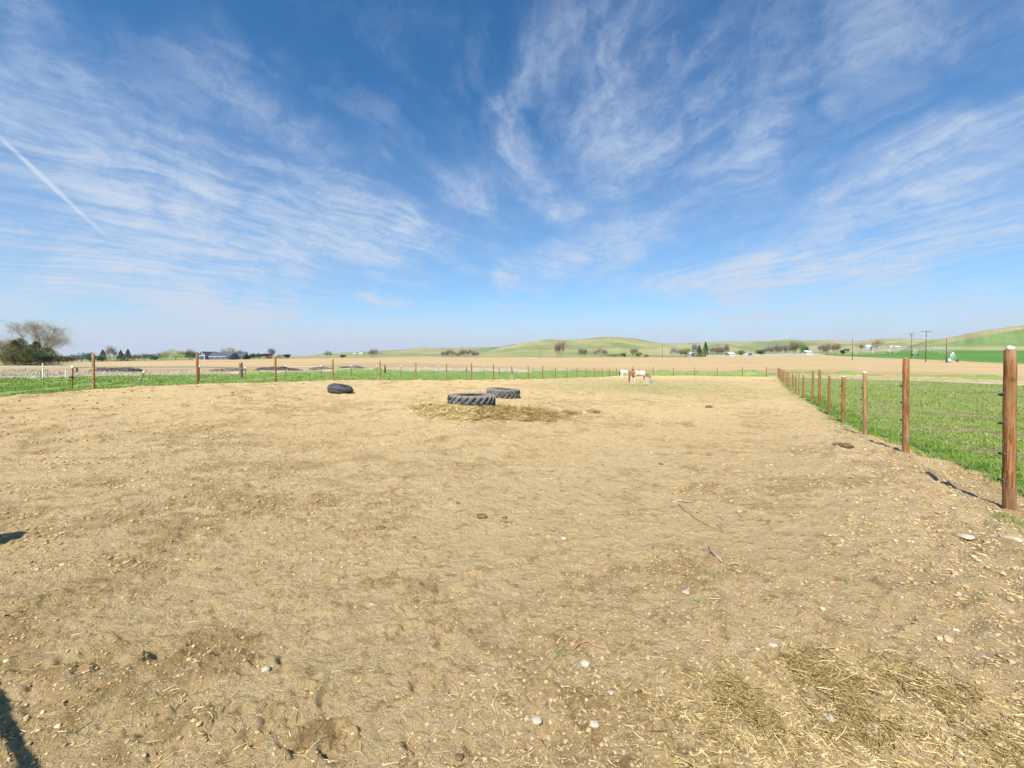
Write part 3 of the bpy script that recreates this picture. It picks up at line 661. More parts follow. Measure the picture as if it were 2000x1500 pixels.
# steel stakes with a white tape on the left, behind the wooden posts
tape = empty('tape_fence', (*xy_of(0, -26.5), 0)); tag(tape, 'low white electric tape on thin steel stakes behind the left wooden fence', 'fence')
tx0, ty0 = xy_of(0, -26.5); tp = []
for i, (p, v, ln) in enumerate([(-500, -25, 0), (-150, -25, 0), (142, -24.8, -.07), (281, -24.8, .30), (389, -26, 0), (479, -27.5, 0), (558, -28.5, 0), (627, -27.5, 0), (686, -28, 0), (736, -28, 0), (783, -28, 0), (857, -28, 0), (946, -28, 0), (1040, -28, 0)]):
    t = (p - 1000) / F; z = v / (t * CA - SA); x, y = t * z, z; gz = g1(x, y)
    h = top_h({142: 717.5, 281: 727, 389: 716.5, 479: 719, 558: 715.5}.get(p, 718.5 if p < 142 else 715.5), z) - gz; h = max(.45, h)
    st = empty('tmp', (0, 0, 0)); bpy.data.objects.remove(st)
    mb = MB(); bt = (-.30 if p == 281 else ( -.07 if p == 142 else 0))
    mb.bar((bt, 0, -.2), (0, 0, h), .035, .035); o = mb.build('stake', M['green_steel'] if i % 2 else M['rust'], tape)
    o.location = (x - tx0, y - ty0, gz)
    mb = MB(); mb.tube([(0, 0, h - .05), (0, 0, h + .05), (0, 0, h + .07)], [.05, .05, .03], 8); mb.build('stake_cap', M['white'], o, True)
    if p == 142:
        mb = MB(); mb.box((-.03, -.03, h * .55), (.16, .07, .06)); mb.build('insulator', M['black'], o)
    (tp.append((x - tx0, y - ty0, gz + h)) if p != 281 else None)
V, Fc = [], []
for i in range(len(tp) - 1):
    a, b = tp[i], tp[i + 1]
    w = .022 if i < 4 else .013
    base = len(V); V += [(a[0], a[1], a[2] - w), (a[0], a[1], a[2] + w), (b[0], b[1], b[2] + w), (b[0], b[1], b[2] - w), (a[0] + .004, a[1] + .006, a[2] - w), (a[0] + .004, a[1] + .006, a[2] + w), (b[0] + .004, b[1] + .006, b[2] + w), (b[0] + .004, b[1] + .006, b[2] - w)]
    Fc += [tuple(base + k for k in f_) for f_ in ((0, 1, 2, 3), (7, 6, 5, 4), (0, 3, 7, 4), (1, 5, 6, 2))]
mesh_np('tape', np.array(V), np.array(Fc), M['white'], tape, False)
# second, sparse wire on the tape fence
mb = MB(); mb.tube([(a[0], a[1], a[2] - .35) for a in tp[:5]], .007, 4); mb.build('wire', M['white'], tape, True)
# old fence farther back: weathered stubs
for i, (p, yb, yt, v, r, mt, lab) in enumerate([(470.5, 735, 708, -31, .11, 'post_old', 'short weathered dark brown post standing in the grass right of the grey barn'),
        (752, 732, 713, -37, .09, 'black', 'short dark post in the green strip left of the far tyre pair'),
        (911, 731, 717, -38, .08, 'post_old', 'small dark brown stub post in the green strip behind the left fence'),
        (975.5, 729, 717, -38, .05, 'rust', 'thin rusty stub post in the green strip just left of the leaning boards')]):
    t = (p - 1000) / F; z = v / (t * CA - SA); x, y = t * z, z; gz = g1(x, y)
    mb = post_mesh(max(.7, top_h(yt, z) - gz), r, mt, seed=400 + i, n=8); o = mb.build('fence_stub', M[mt], None, True); o.location = (x, y, gz - .02)
    tag(o, lab, 'post', 'old fence posts left standing in the verge')
for i, (p, yt, yb, w, mt, lab) in enumerate([(83.5, 711, 741, .05, 'white', 'thin white post in the dry grass right of the big evergreen tree'), (128, 724, 738, .035, 'white', 'short white stake in the dry grass behind the leaning steel stake'),
        (79, 725, 741, .025, 'green_steel', 'thin dark stake at the left end of the dry grass strip'), (93, 724, 742, .025, 'rust', 'thin rusty stake just right of the white post'), (150, 721, 729, .10, 'black', 'short black block post in dry grass left of the first wooden post'), (49, 726, 731, .03, 'black', 'tiny black stake in the dry grass below the big evergreen')]):
    z = 27 if yb > 735 else 42; x, y = at(p, z); gz = g1(x, y); h = top_h(yt, z) - gz
    mb = MB(); mb.bar((0, 0, -.1), (0, 0, max(.4, h)), w, w); mb.box((0, 0, max(.4, h) + .02), (w * 1.5, w * 1.5, .04)); o = mb.build('stake', M[mt]); o.location = (x, y, gz); tag(o, lab, 'stake')
# boards leaning on a fence post
x, y = at(1000, 45.3); gz = g1(x, y); ba = empty('leaning_boards', (x, y, gz)); tag(ba, 'grey weathered boards leaning together against a post of the left fence', 'boards')
for k, (bx_, by_) in enumerate([(-.28, -.1), (-.14, -.25), (.02, -.3), (.2, -.22), (.32, -.08)]):
    mb = MB(); mb.bar((bx_, by_, 0), (bx_ * .12, 0, .92 + .06 * (k % 2)), .11, .03); mb.build('board', M['board'], ba)
# gate and post beside the photographer: their shadow falls at the lower left
gx, gy = xy_of(-.38, -4.15); gg = empty('pipe_gate', (0, 0, 0)); tag(gg, 'steel pipe gate hung on a wooden post just outside the left edge of the picture', 'gate')
mb = MB(); a = xy_of(-.38, -5.0); b = xy_of(-.38, 2.0)
mb.tube([(a[0], a[1], .86), (b[0], b[1], .86)], .017, 10); mb.build('rail', M['galv'], gg, True)
px_, py_ = xy_of(-.62, -5.22); mb = post_mesh(1.60, .15, 'post', seed=77); o = mb.build('post', M['post'], gg, True); o.location = (px_, py_, g1(px_, py_))
px_, py_ = xy_of(-.38, 2.08); mb = post_mesh(1.5, .075, 'post', seed=78); o = mb.build('post', M['post'], gg, True); o.location = (px_, py_, g1(px_, py_))

# ------------------------------------------------------------------ tyres
def tyre(px, zc, R, w, label, lugs=22, rot=0.0, hand=1):
    x, y = at(px, zc); gz = min(g1(x + dx_, y + dy_) for dx_, dy_ in ((0, 0), (R * .7, 0), (-R * .7, 0), (0, -R * .7)))
    root = empty('tractor_tyre', (x, y, gz), rot); tag(root, label, 'tyre', 'old tyres lying on the paddock dirt')
    n = 88; Rb = R - .045; Ri = R * .56
    prof_ = [(Ri, .0 + .03), (Ri + .03, .0), (Ri + .16, -.0 + .01), (R * .86, .0), (Rb - .02, .035), (Rb, .09), (Rb + .012, w / 2), (Rb, w - .09), (Rb - .02, w - .035), (R * .86, w), (Ri + .16, w - .01), (Ri + .03, w), (Ri, w - .03),
             (Ri + .01, w - .055), (Ri + .16, w - .05), (R * .84, w - .05), (Rb - .07, w - .10), (Rb - .06, w / 2), (Rb - .07, .10), (R * .84, .05), (Ri + .16, .06), (Ri + .01, .055)]
    k = len(prof_); V = []; 
    for i in range(n):
        a = 2 * PI * i / n
        wob_ = 1 + .012 * math.sin(a * 2 + R * 9) + .006 * math.sin(a * 5)
        for (rr, zz) in prof_: V.append((rr * math.cos(a) * wob_, rr * math.sin(a) * wob_, zz))
    Fq = [(i * k + j, ((i + 1) % n) * k + j, ((i + 1) % n) * k + (j + 1) % k, i * k + (j + 1) % k) for i in range(n) for j in range(k)]
    mesh_np('casing', np.array(V), np.array(Fq), M['rubber'], root, True)
    mb = MB(); da = 2 * PI / lugs
    for sgn, off in ((1, 0), (-1, .5)):
        for q in range(lugs):
            a0 = (q + off) * da; secs = []
            for s_, t in enumerate(np.linspace(0, 1, 7)):
                zz = w / 2 + sgn * (-.045 + (w / 2 + .035) * t)
                aa = a0 + hand * (.62 * da * 1.7 * (t - .1))
                half = (.022 + .012 * (t > .8)) / R
                drop = 0.0 if t < .8 else (t - .8) * .16
                ro = R - drop; ri = Rb - .01 - drop * .6
                if t >= .99: ro -= .02; ri -= .03
                zc_ = min(max(zz, .004), w - .004)
                secs.append([(ri * math.cos(aa - half * 1.35), ri * math.sin(aa - half * 1.35), zc_), (ro * math.cos(aa - half), ro * math.sin(aa - half), zc_), (ro * math.cos(aa + half), ro * math.sin(aa + half), zc_), (ri * math.cos(aa + half * 1.35), ri * math.sin(aa + half * 1.35), zc_)])
            vs = [p for s2 in secs for p in s2]; fs = [(0, 1, 2, 3), tuple(len(vs) - 4 + i for i in (3, 2, 1, 0))]
            for i in range(len(secs) - 1):
                for j in range(4): fs.append((i * 4 + j, (i + 1) * 4 + j, (i + 1) * 4 + (j + 1) % 4, i * 4 + (j + 1) % 4))
            mb.add(vs, fs)
    mb.build('tread', M['rubber'], root)
    return root
t1 = tyre(921, 15.35, .90, .47, 'big lugged tractor tyre lying flat in the scattered hay', 22, .1)
t2 = tyre(982, 20.9, .87, .47, 'big lugged tractor tyre lying behind and right of the one in the hay', 22, .35, -1)
t2.rotation_euler = (.02, .06, .35)
# smooth folded tyre at the left
x, y = at(664, 19.9); gz = g1(x, y)
rt = empty('worn_tyre', (x, y, gz), 0); tag(rt, 'smooth black worn out tyre lying tilted alone left of the two lugged tyres', 'tyre', 'old tyres lying on the paddock dirt')
n, R = 64, .56; prof_ = [(.30, .05), (.36, .01), (.48, .0), (.54, .06), (.56, .14), (.565, .24), (.56, .34), (.53, .42), (.46, .475), (.35, .46), (.30, .42), (.31, .39), (.44, .42), (.50, .36), (.52, .24), (.50, .12), (.44, .06), (.31, .09)]
k = len(prof_); V = []
for i in range(n):
    a = 2 * PI * i / n
    for rr, zz in prof_:
        X, Y = rr * math.cos(a) * 1.03, rr * math.sin(a) * .92
        sq = 1.0 - .42 * max(0, (X + .1) / .67) ** 1.3; Z = zz * sq * (1 + .05 * math.sin(3 * a)) + .03
        X += .06 * (zz < .25) * (X > .3) * math.sin(zz * 12)
        V.append((X, Y, Z * .88))
Fq = [(i * k + j, ((i + 1) % n) * k + j, ((i + 1) % n) * k + (j + 1) % k, i * k + (j + 1) % k) for i in range(n) for j in range(k)]
mesh_np('casing', np.array(V), np.array(Fq), M['rubber_old'], rt, True)
V2 = [];
for i in range(n):
    a = 2 * PI * i / n
    for rr, zz in ((.572, .20), (.585, .215), (.585, .235), (.572, .25)):
        X, Y = rr * math.cos(a) * 1.03, rr * math.sin(a) * .92; sq = 1.0 - .42 * max(0, (X + .1) / .67) ** 1.3; V2.append((X, Y, (zz * sq + .03) * .88))
Fq = [(i * 4 + j, ((i + 1) % n) * 4 + j, ((i + 1) % n) * 4 + (j + 1) % 4, i * 4 + (j + 1) % 4) for i in range(n) for j in range(4)]
mesh_np('tread', np.array(V2), np.array(Fq), M['rubber_old'], rt, True)

# ------------------------------------------------------------------ horses
def skin_mesh(name, verts, edges, radii, mat, parent, sub=2):
    me = bpy.data.meshes.new(name + '_tmp'); me.from_pydata([v for v in verts], edges, []); o = bpy.data.objects.new(name, me); COL.objects.link(o)
    sk = o.modifiers.new('s', 'SKIN'); sk.use_smooth_shade = True
    for i, r in enumerate(radii):
        me.skin_vertices[0].data[i].radius = r if isinstance(r, tuple) else (r, r)
    me.skin_vertices[0].data[0].use_root = True
    o.modifiers.new('b', 'SUBSURF').levels = sub
    dg = bpy.context.evaluated_depsgraph_get(); dg.update(); ev = o.evaluated_get(dg); m2 = bpy.data.meshes.new_from_object(ev); m2.name = name
    o.modifiers.clear(); o.data = m2; m2.materials.clear(); m2.materials.append(mat)
    for p in m2.polygons: p.use_smooth = True
    o.parent = parent; bpy.data.meshes.remove(me); return o
def coat(name, white, brown, thr, sc, seed, extra=None):
    m, T = new_mat(name, .75, .25)
    n = T.noise(T.map(T.obj, loc=(seed, 0, seed * .5)), sc, 5, .6); n2 = T.noise(T.obj, 14, 4, .6)
    f = T.rng(T.m('ADD', n, T.m('MULTIPLY', T.m('SUBTRACT', n2, .5), .12)), thr, thr + .07)
    if extra: f = extra(T, f)
    c = T.mix(f, white, brown); c = T.mix(T.m('MULTIPLY', T.rng(n2, .4, .7), .15), c, (.40, .25, .15)); T.set(T.bs.inputs['Base Color'], c); return m
def ex1(T, f):
    s = T.n('ShaderNodeSeparateXYZ', Vector=T.obj)
    x, y, z = s.outputs
    # chestnut over the rump, back line and neck, white barrel; x runs tail(-) to head(+)
    rump = T.rng(x, -.22, -.45); back = T.rng(z, 1.18, 1.34); neck = T.rng(x, .38, .60)
    n = T.noise(T.obj, 5, 5, .65); nn = T.rng(n, .25, .48, .45, 1.0)
    k = T.m('MAXIMUM', T.m('MAXIMUM', rump, T.m('MULTIPLY', back, .8)), T.m('MULTIPLY', neck, .8))
    k = T.m('MULTIPLY', k, nn); low = T.rng(z, .62, .78, .15, 1.0)
    return T.m('MULTIPLY', T.m('MAXIMUM', k, T.m('MULTIPLY', f, T.m('MULTIPLY', .55, T.m('ADD', back, neck, 0.0, True)))), low, clamp=True)
M['pinto'] = coat('coat_chestnut_pinto', (.62, .55, .47), (.30, .135, .055), .52, 2.2, 1.0, ex1)
M['pinto2'] = coat('coat_white_black', (.78, .76, .70), (.03, .028, .025), .60, 1.8, 4.0, lambda T, f: T.m('MAXIMUM', f, T.rng(T.n('ShaderNodeSeparateXYZ', Vector=T.obj).outputs[0], .62, .76)))
M['hair'] = simple('chestnut_hair', (.20, .085, .035), (.36, .17, .07), 12, .7, stretch=(3, 3, .4))
M['hair_dark'] = simple('dark_hair', (.03, .025, .02), (.08, .06, .05), 12, .7, stretch=(3, 3, .4))
M['hoof'] = simple('hoof', (.10, .08, .06), (.2, .17, .13), 12, .6)
M['flymask'] = simple('fly_mask', (.22, .24, .27), (.34, .36, .38), 30, .8)
M['pale_hair'] = simple('pale_hair', (.55, .45, .30), (.7, .6, .45), 12, .7)
def horse(x, y, rz, s, coat_m, hair, mask_on, name, label, mane=None):
    root = empty('horse', (x, y, g1(x, y)), rz); root.scale = (s, s, s); tag(root, label, 'horse', 'horses grazing at the far end of the paddock')
    v = []; e = []; r = []
    def chain(pts, frm=None):
        last = frm
        for p in pts:
            v.append(p[:3]); r.append(p[3]); i = len(v) - 1
            if last is not None: e.append((last, i))
            last = i
        return last
    chain([(-.30, 0, 1.12, (.26, .29))])                    # pelvis root 0
    chain([(-.05, 0, 1.06, (.27, .31)), (.22, 0, 1.06, (.27, .32)), (.48, 0, 1.12, (.23, .29))], 0)   # barrel to chest -> idx 3
    chain([(-.52, 0, 1.17, (.22, .24)), (-.66, 0, 1.14, (.12, .13))], 0)                              # rump 4,5
    nk = chain([(.70, 0, 1.02, (.13, .20)), (.90, 0, .80, (.095, .15)), (1.05, 0, .58, (.085, .125)), (1.12, 0, .46, (.09, .115)), (1.10, 0, .33, (.085, .10)), (1.09, 0, .20, (.06, .065)), (1.09, 0, .10, (.05, .055))], 3)
    for sgn, off in ((1, 0.0), (-1, .10)):
        chain([(.50 + off * .3, sgn * .13, .90, (.085, .105)), (.50 + off, sgn * .13, .68, (.06, .07)), (.50 + off * 1.3, sgn * .13, .44, (.045, .045)), (.50 + off * 1.4, sgn * .13, .20, (.032, .034)), (.51 + off * 1.5, sgn * .13, .08, (.045, .045)), (.53 + off * 1.6, sgn * .13, .02, (.05, .05))], 3)
        h_ = -off * .9 if sgn > 0 else .12
        chain([(-.46 + h_ * .4, sgn * .13, .86, (.11, .14)), (-.43 + h_, sgn * .13, .68, (.075, .085)), (-.56 + h_, sgn * .13, .47, (.045, .055)), (-.52 + h_, sgn * .13, .22, (.033, .035)), (-.49 + h_ * 1.1, sgn * .13, .08, (.045, .045)), (-.46 + h_ * 1.1, sgn * .13, .02, (.05, .05))], 4)
    body = skin_mesh('body', v, e, r, coat_m, root, 2)
    for sgn in (1, -1):
        mb = MB(); mb.tube([(1.05, sgn * .055, .60), (1.06, sgn * .075, .66), (1.04, sgn * .08, .72)], [.03, .032, .006], 6); mb.build('ear', coat_m, root, True)
    mb = MB(); mb.tube([(-.72, 0, 1.20), (-.80, 0, 1.12), (-.83, 0, .90), (-.82, 0, .62), (-.81, 0, .40), (-.80, 0, .26)], [.04, .065, .075, .085, .07, .015], 8); mb.build('tail', hair, root, True)
    mb = MB()
    for i in range(9):
        t = i / 8; px_ = .62 + .40 * t; pz_ = 1.25 - .52 * t
        mb.tube([(px_, 0.0, pz_), (px_ + .03, -.07, pz_ - .02), (px_ + .02, -.12, pz_ - .16)], [.03, .035, .008], 5)
    mb.build('mane', mane or hair, root, True)
    for sgn in (1, -1):
        for hx in (.53 if sgn > 0 else .69, -.46 + (0 if sgn > 0 else .132)):
            mb = MB(); mb.tube([(hx, sgn * .13, 0), (hx - .02, sgn * .13, .05)], [.058, .047], 8); mb.build('hoof', M['hoof'], root, True)
    if mask_on:
        mb = MB(); mb.tube([(1.12, 0, .50), (1.12, 0, .42), (1.10, 0, .30), (1.09, 0, .20)], [.118, .122, .108, .08], 12, False); mb.build('fly_mask', M['flymask'], root, True)
        pass
    else:
        for sgn in (1, -1): mb = MB(); mb.tube([(1.16, sgn * .07, .42), (1.17, sgn * .085, .42)], .018, 6); mb.build('eye', M['black'], root, True)
    return root
x, y = at(1247.5, 37.0); horse(x, y, 0.0, 1.04, M['pinto'], M['hair'], True, 'horse', 'chestnut and white pinto horse in a grey fly mask grazing on the bare dirt')
x, y = at(1219, 66); horse(x, y, .25, .98, M['pinto2'], M['hair_dark'], False, 'horse', 'white and black horse grazing farther back, partly hidden behind the chestnut pinto')

# ------------------------------------------------------------------ scattered small matter
def blades(name, x, y, hgt, wid, mat, lean=.5, segs=2, kind_label=None, zoff=-.01, z=None, var=None):
    n = len(x); z = (Gz(x, y) if z is None else z) + zoff
    th = RS.rand(n) * 2 * PI; ld = RS.rand(n) * 2 * PI; l = lean * hgt * (.3 + RS.rand(n))
    wx, wy = np.cos(th) * wid / 2, np.sin(th) * wid / 2; lx_, ly_ = np.cos(ld) * l, np.sin(ld) * l
    P = np.zeros((n, 5, 3)); b = np.c_[x, y, z]; wv_ = np.c_[wx, wy, 0 * wx]
    P[:, 0] = b - wv_; P[:, 1] = b + wv_
    m_ = b + np.c_[lx_ * .35, ly_ * .35, hgt * .62]; P[:, 2] = m_ + wv_ * .8; P[:, 3] = m_ - wv_ * .8; P[:, 4] = b + np.c_[lx_, ly_, hgt]
    base = np.arange(n)[:, None] * 5
    f1 = np.concatenate([base + np.array([[0, 1, 2]]), base + np.array([[0, 2, 3]]), base + np.array([[3, 2, 4]])])
    v_ = RS.rand(n) if var is None else var
    return mesh_np(name, P.reshape(-1, 3), f1, mat, None, False, {'var': np.repeat(v_, 5)})
def bits(name, x, y, z, L, wd, mat, up=.25, var=None):
    """thin bent three-sided straws lying about"""
    n = len(x); th = RS.rand(n) * 2 * PI; ph = (RS.rand(n) - .3) * up
    d = np.c_[np.cos(th) * np.cos(ph), np.sin(th) * np.cos(ph), np.sin(ph)] * (L / 2)[:, None]
    c0 = np.c_[x, y, z + np.abs(d[:, 2]) + wd * .6]; bend = np.c_[-np.sin(th), np.cos(th), .2 + 0 * th] * (L * (RS.rand(n) - .5) * .22)[:, None]
    V1, F1 = prisms(c0 - d, c0 + bend, wd, wd, 3); V2_, F2 = prisms(c0 + bend, c0 + d, wd, wd * .5, 3)
    v_ = RS.rand(n) if var is None else var
    return mesh_np(name, np.r_[V1, V2_], np.r_[F1, F2 + len(V1)], mat, None, False, {'var': np.r_[np.repeat(v_, 6), np.repeat(v_, 6)]})
# unit pebbles
def ico():
    t = (1 + 5 ** .5) / 2
    v = np.array([(-1, t, 0), (1, t, 0), (-1, -t, 0), (1, -t, 0), (0, -1, t), (0, 1, t), (0, -1, -t), (0, 1, -t), (t, 0, -1), (t, 0, 1), (-t, 0, -1), (-t, 0, 1)], float); v /= np.linalg.norm(v[0])
    f = np.array([(0, 11, 5), (0, 5, 1), (0, 1, 7), (0, 7, 10), (0, 10, 11), (1, 5, 9), (5, 11, 4), (11, 10, 2), (10, 7, 6), (7, 1, 8), (3, 9, 4), (3, 4, 2), (3, 2, 6), (3, 6, 8), (3, 8, 9), (4, 9, 5), (2, 4, 11), (6, 2, 10), (8, 6, 7), (9, 8, 1)])
    return v, f
IV, IF = ico()
def pebbles(name, x, y, size, mat, var, sink=.25):
    n = len(x); z = Gz(x, y); V = IV[None] * (1 + .5 * (RS.rand(n, 12, 1) - .5)); V = V * (np.c_[.7 + .6 * RS.rand(n), .7 + .6 * RS.rand(n), .4 + .4 * RS.rand(n)])[:, None, :]
    a = RS.rand(n) * 2 * PI; c, s = np.cos(a)[:, None], np.sin(a)[:, None]
    X = V[..., 0] * c - V[..., 1] * s; Y = V[..., 0] * s + V[..., 1] * c
    P = np.stack([X, Y, V[..., 2]], -1) * size[:, None, None] + np.c_[x, y, z + size * sink][:, None, :]
    F_ = (np.arange(n)[:, None, None] * 12 + IF[None]).reshape(-1, 3)
    return mesh_np(name, P.reshape(-1, 3), F_, mat, None, False, {'var': np.repeat(var, 12)})
# clods and grit over the whole foreground
x1, y1 = sample_px(50000, -80, 2080, 745, 1640, .62); rg = Glook(rough, x1, y1); zz = Glook(zone, x1, y1); gvv = Glook(GV, x1, y1)
keep = (zz == 0) & (RS.rand(len(x1)) < (.02 + .20 * rg ** 1.5 + (gvv > -1.2) * .18) * np.clip(np.hypot(x1, y1) / 2.6, .3, 1)); x1, y1 = x1[keep], y1[keep]
sz = np.minimum(.0024 + .0065 * RS.rand(len(x1)) ** 5 + .0008 * np.hypot(x1, y1), .03)
tag(pebbles('gravel', x1, y1, sz, M['gravel'], np.clip(RS.rand(len(x1)) * .55 + .1 + .4 * (RS.rand(len(x1)) > .93), 0, 1)), kind='stuff')
x1, y1 = sample_px(42000, -80, 1950, 742, 1130, 1.15); rg = Glook(rough, x1, y1); zz = Glook(zone, x1, y1); cn = fbm(x1 / 1.3, y1 / .9, 3, 270)
keep = (zz == 0) & (RS.rand(len(x1)) < .02 + .45 * rg ** 1.4 + .6 * cn); x1, y1 = x1[keep], y1[keep]; r_ = np.hypot(x1, y1)
tag(pebbles('dirt_clods', x1, y1, (.0013 + .0026 * RS.rand(len(x1)) ** 4) * r_ + .002, M['clod'], np.clip(RS.rand(len(x1)), 0, 1), .1), kind='stuff')
# stony berm along the right fence
n = 12000; u = 0.5 + 24 * RS.rand(n) ** 1.6; v = 1.62 + .48 * RS.randn(n); x1, y1 = xy_of(u, v)
ok = (v < 2.5) & (v > .2) & (y1 > .8); x1, y1 = x1[ok], y1[ok]; sz = .004 + .018 * RS.rand(len(x1)) ** 5
tag(pebbles('berm_stones', x1, y1, sz, M['gravel'], np.clip(.15 + .8 * RS.rand(len(x1)) ** 1.4, 0, 1), .3), kind='stuff')
# straw
x1, y1 = sample_px(24000, -80, 2080, 760, 1640, .55); zz = Glook(zone, x1, y1); P_x = 1000 + F * x1 / y1
dens_ = .09 + .12 * Glook(rough, x1, y1)
for px, py, sx, sy, k in [(1650, 1400, .50, .28, 1.3), (1850, 1440, .4, .2, 1.0), (950, 1390, .12, .10, .8), (1450, 1400, .3, .2, .7)]:
    a, b = wp(px, py); dens_ = dens_ + k * np.exp(-((x1 - a) / sx) ** 2 - ((y1 - b) / sy) ** 2)
keep = (zz == 0) & (RS.rand(len(x1)) < dens_); x1, y1 = x1[keep], y1[keep]; r_ = np.hypot(x1, y1)
L = .018 + .05 * RS.rand(len(x1)) ** 2; tag(bits('straw', x1, y1, Gz(x1, y1), L, .0007 + .0009 * RS.rand(len(x1)) + .00012 * r_, M['straw']), kind='stuff')
n = 9000; cxs = RS.randint(0, 6, n); cc_ = np.array([wp(1600, 1330), wp(1700, 1380), wp(1560, 1440), wp(1850, 1440), wp(1450, 1380), wp(1760, 1470)])[cxs]; sg = np.array([(.16, .05), (.22, .1), (.3, .1), (.34, .14), (.24, .08), (.4, .14)])[cxs]
x1 = cc_[:, 0] + RS.randn(n) * sg[:, 0]; y1 = cc_[:, 1] + RS.randn(n) * sg[:, 1]; lc = fbm(x1 / .22, y1 / .22, 3, 260); ok = (y1 > .9) & (lc > -.12 + .25 * RS.rand(n)); x1, y1, lc = x1[ok], y1[ok], lc[ok]
tag(bits('straw_litter', x1, y1, Gz(x1, y1) + .004 * RS.rand(len(x1)), .025 + .085 * RS.rand(len(x1)) ** 1.6, .0008 + .001 * RS.rand(len(x1)), M['litter'], .3, np.clip(RS.rand(len(x1)) ** 1.2 - .25 * lc, 0, 1)), kind='stuff')
# hay round the feeding tyre
blobs = [(921, 806, .9, .6, 1.), (850, 800, .55, .3, 1.), (1000, 801, .8, .45, 1.), (1060, 808, .6, .35, .8), (880, 812, .7, .25, .8), (1110, 803, .35, .16, .4), (1165, 797, .25, .10, .25), (960, 820, .6, .2, .7), (1040, 822, .45, .15, .7), (822, 797, .3, .2, .6), (1330, 820, .4, .12, .15), (921, 790, .45, .35, .8)]
xs, ys = [], []
for (px, py, sx, sy, k) in blobs:
    a, b = wp(px, py, 1.82); m_ = int(3600 * k * sx * sy / .25 + 250 * k); xs.append(a + RS.randn(m_) * sx * .62); ys.append(b + RS.randn(m_) * sy * 1.5)
x1 = np.concatenate(xs); y1 = np.concatenate(ys); nh = len(x1)
clump = fbm(x1 / .45, y1 / .45, 3, 200); ok = clump > -.18 + .3 * RS.rand(nh); x1, y1, clump = x1[ok], y1[ok], clump[ok]
mass = np.clip(.05 + .16 * clump, 0, .12)
tag(bits('hay', x1, y1, Gz(x1, y1) + mass * RS.rand(len(x1)), .07 + .16 * RS.rand(len(x1)), .004 + .004 * RS.rand(len(x1)), M['hay'], .7, np.clip(.35 + .5 * (RS.rand(len(x1)) - .5) * 1.6 + .35 * clump + .25 * (x1 < -1.1), 0, 1)), kind='stuff')

# right pasture
def pasture_blades(name, n, y0, y1p, hfun, wfun, mat, zsel, x0=1480, x1_=2090, pw=1.0, thr=-.35):
    a, b = sample_px(n, x0, x1_, y0, y1p, pw); zz = Glook(zone, a, b); cl_ = fbm(a / .9, b / .9, 3, 210) + .5 * fbm(a / 5, b / 3, 2, 212)
    k = np.isin(zz, zsel) & (cl_ > thr + .25 * RS.rand(len(a))) & (Glook(mud, a, b) < .3 + .3 * RS.rand(len(a))); a, b, cl_ = a[k], b[k], cl_[k]; r = np.hypot(a, b)
    hh_ = hfun(r) * (.45 + .8 * RS.rand(len(a))) * (1 + .7 * cl_)
    return tag(blades(name, a, b, hh_, wfun(r) * (.7 + .6 * RS.rand(len(a))), mat, .7, var=np.clip(.40 + .55 * (RS.rand(len(a)) - .5) * 1.5 + .25 * cl_, 0, 1)), kind='stuff')
pasture_blades('pasture_grass', 190000, 742, 1090, lambda r: np.clip(.035 + .0015 * r, .035, .09), lambda r: .0035 + .0011 * r, M['blade'], [1], pw=1.0, thr=-.2)
n = 26000; u = 3 + 30 * RS.rand(n) ** 1.5; v = 2.55 + .38 * np.abs(RS.randn(n)) - .1 * RS.rand(n); v -= .3 * (u > 13) ; x1, y1 = xy_of(u, v); c2 = fbm(x1 / .5, y1 / .5, 3, 220); ok = c2 > -.25; x1, y1, c2 = x1[ok], y1[ok], c2[ok]
tag(blades('fence_line_grass', x1, y1, (.05 + .11 * np.clip(c2 + .4, 0, 1)) * (.5 + .7 * RS.rand(len(x1))), .005 + .0008 * np.hypot(x1, y1), M['blade2'], .8, var=np.clip(.35 + .6 * (RS.rand(len(x1)) - .4), 0, 1)), kind='stuff')
# left strip and the weeds across the back
a, b = sample_px(130000, -80, 1620, 723, 790); zz = Glook(zone, a, b); cl_ = fbm(a / 1.6, b / 1.6, 3, 230); k = (zz == 2) & (cl_ > -.25 + .3 * RS.rand(len(a))); a, b, cl_ = a[k], b[k], cl_[k]; r = np.hypot(a, b)
tag(blades('verge_grass', a, b, np.clip(.035 + .0014 * r, .045, .22) * (.5 + .7 * RS.rand(len(a))) * (1 + .6 * cl_), .010 + .0011 * r, M['blade2'], .6, var=np.clip(.40 + .55 * (RS.rand(len(a)) - .5) * 1.4 + .4 * cl_, 0, 1)), kind='stuff')
a, b = sample_px(42000, -80, 2080, 716, 745); zz = Glook(zone, a, b); cl_ = fbm(a / 2.2, b / 2.2, 3, 240); k = (zz == 3) & (cl_ > -.3); a, b, cl_ = a[k], b[k], cl_[k]; r = np.hypot(a, b)
tag(blades('dry_stems', a, b, (.07 + .0016 * r) * (.5 + .8 * RS.rand(len(a))) * (1 + .5 * cl_), .010 + .0006 * r, M['drystem'], .5, var=np.clip(RS.rand(len(a)) * .8 + .3 * (cl_ > .25), 0, 1)), kind='stuff')
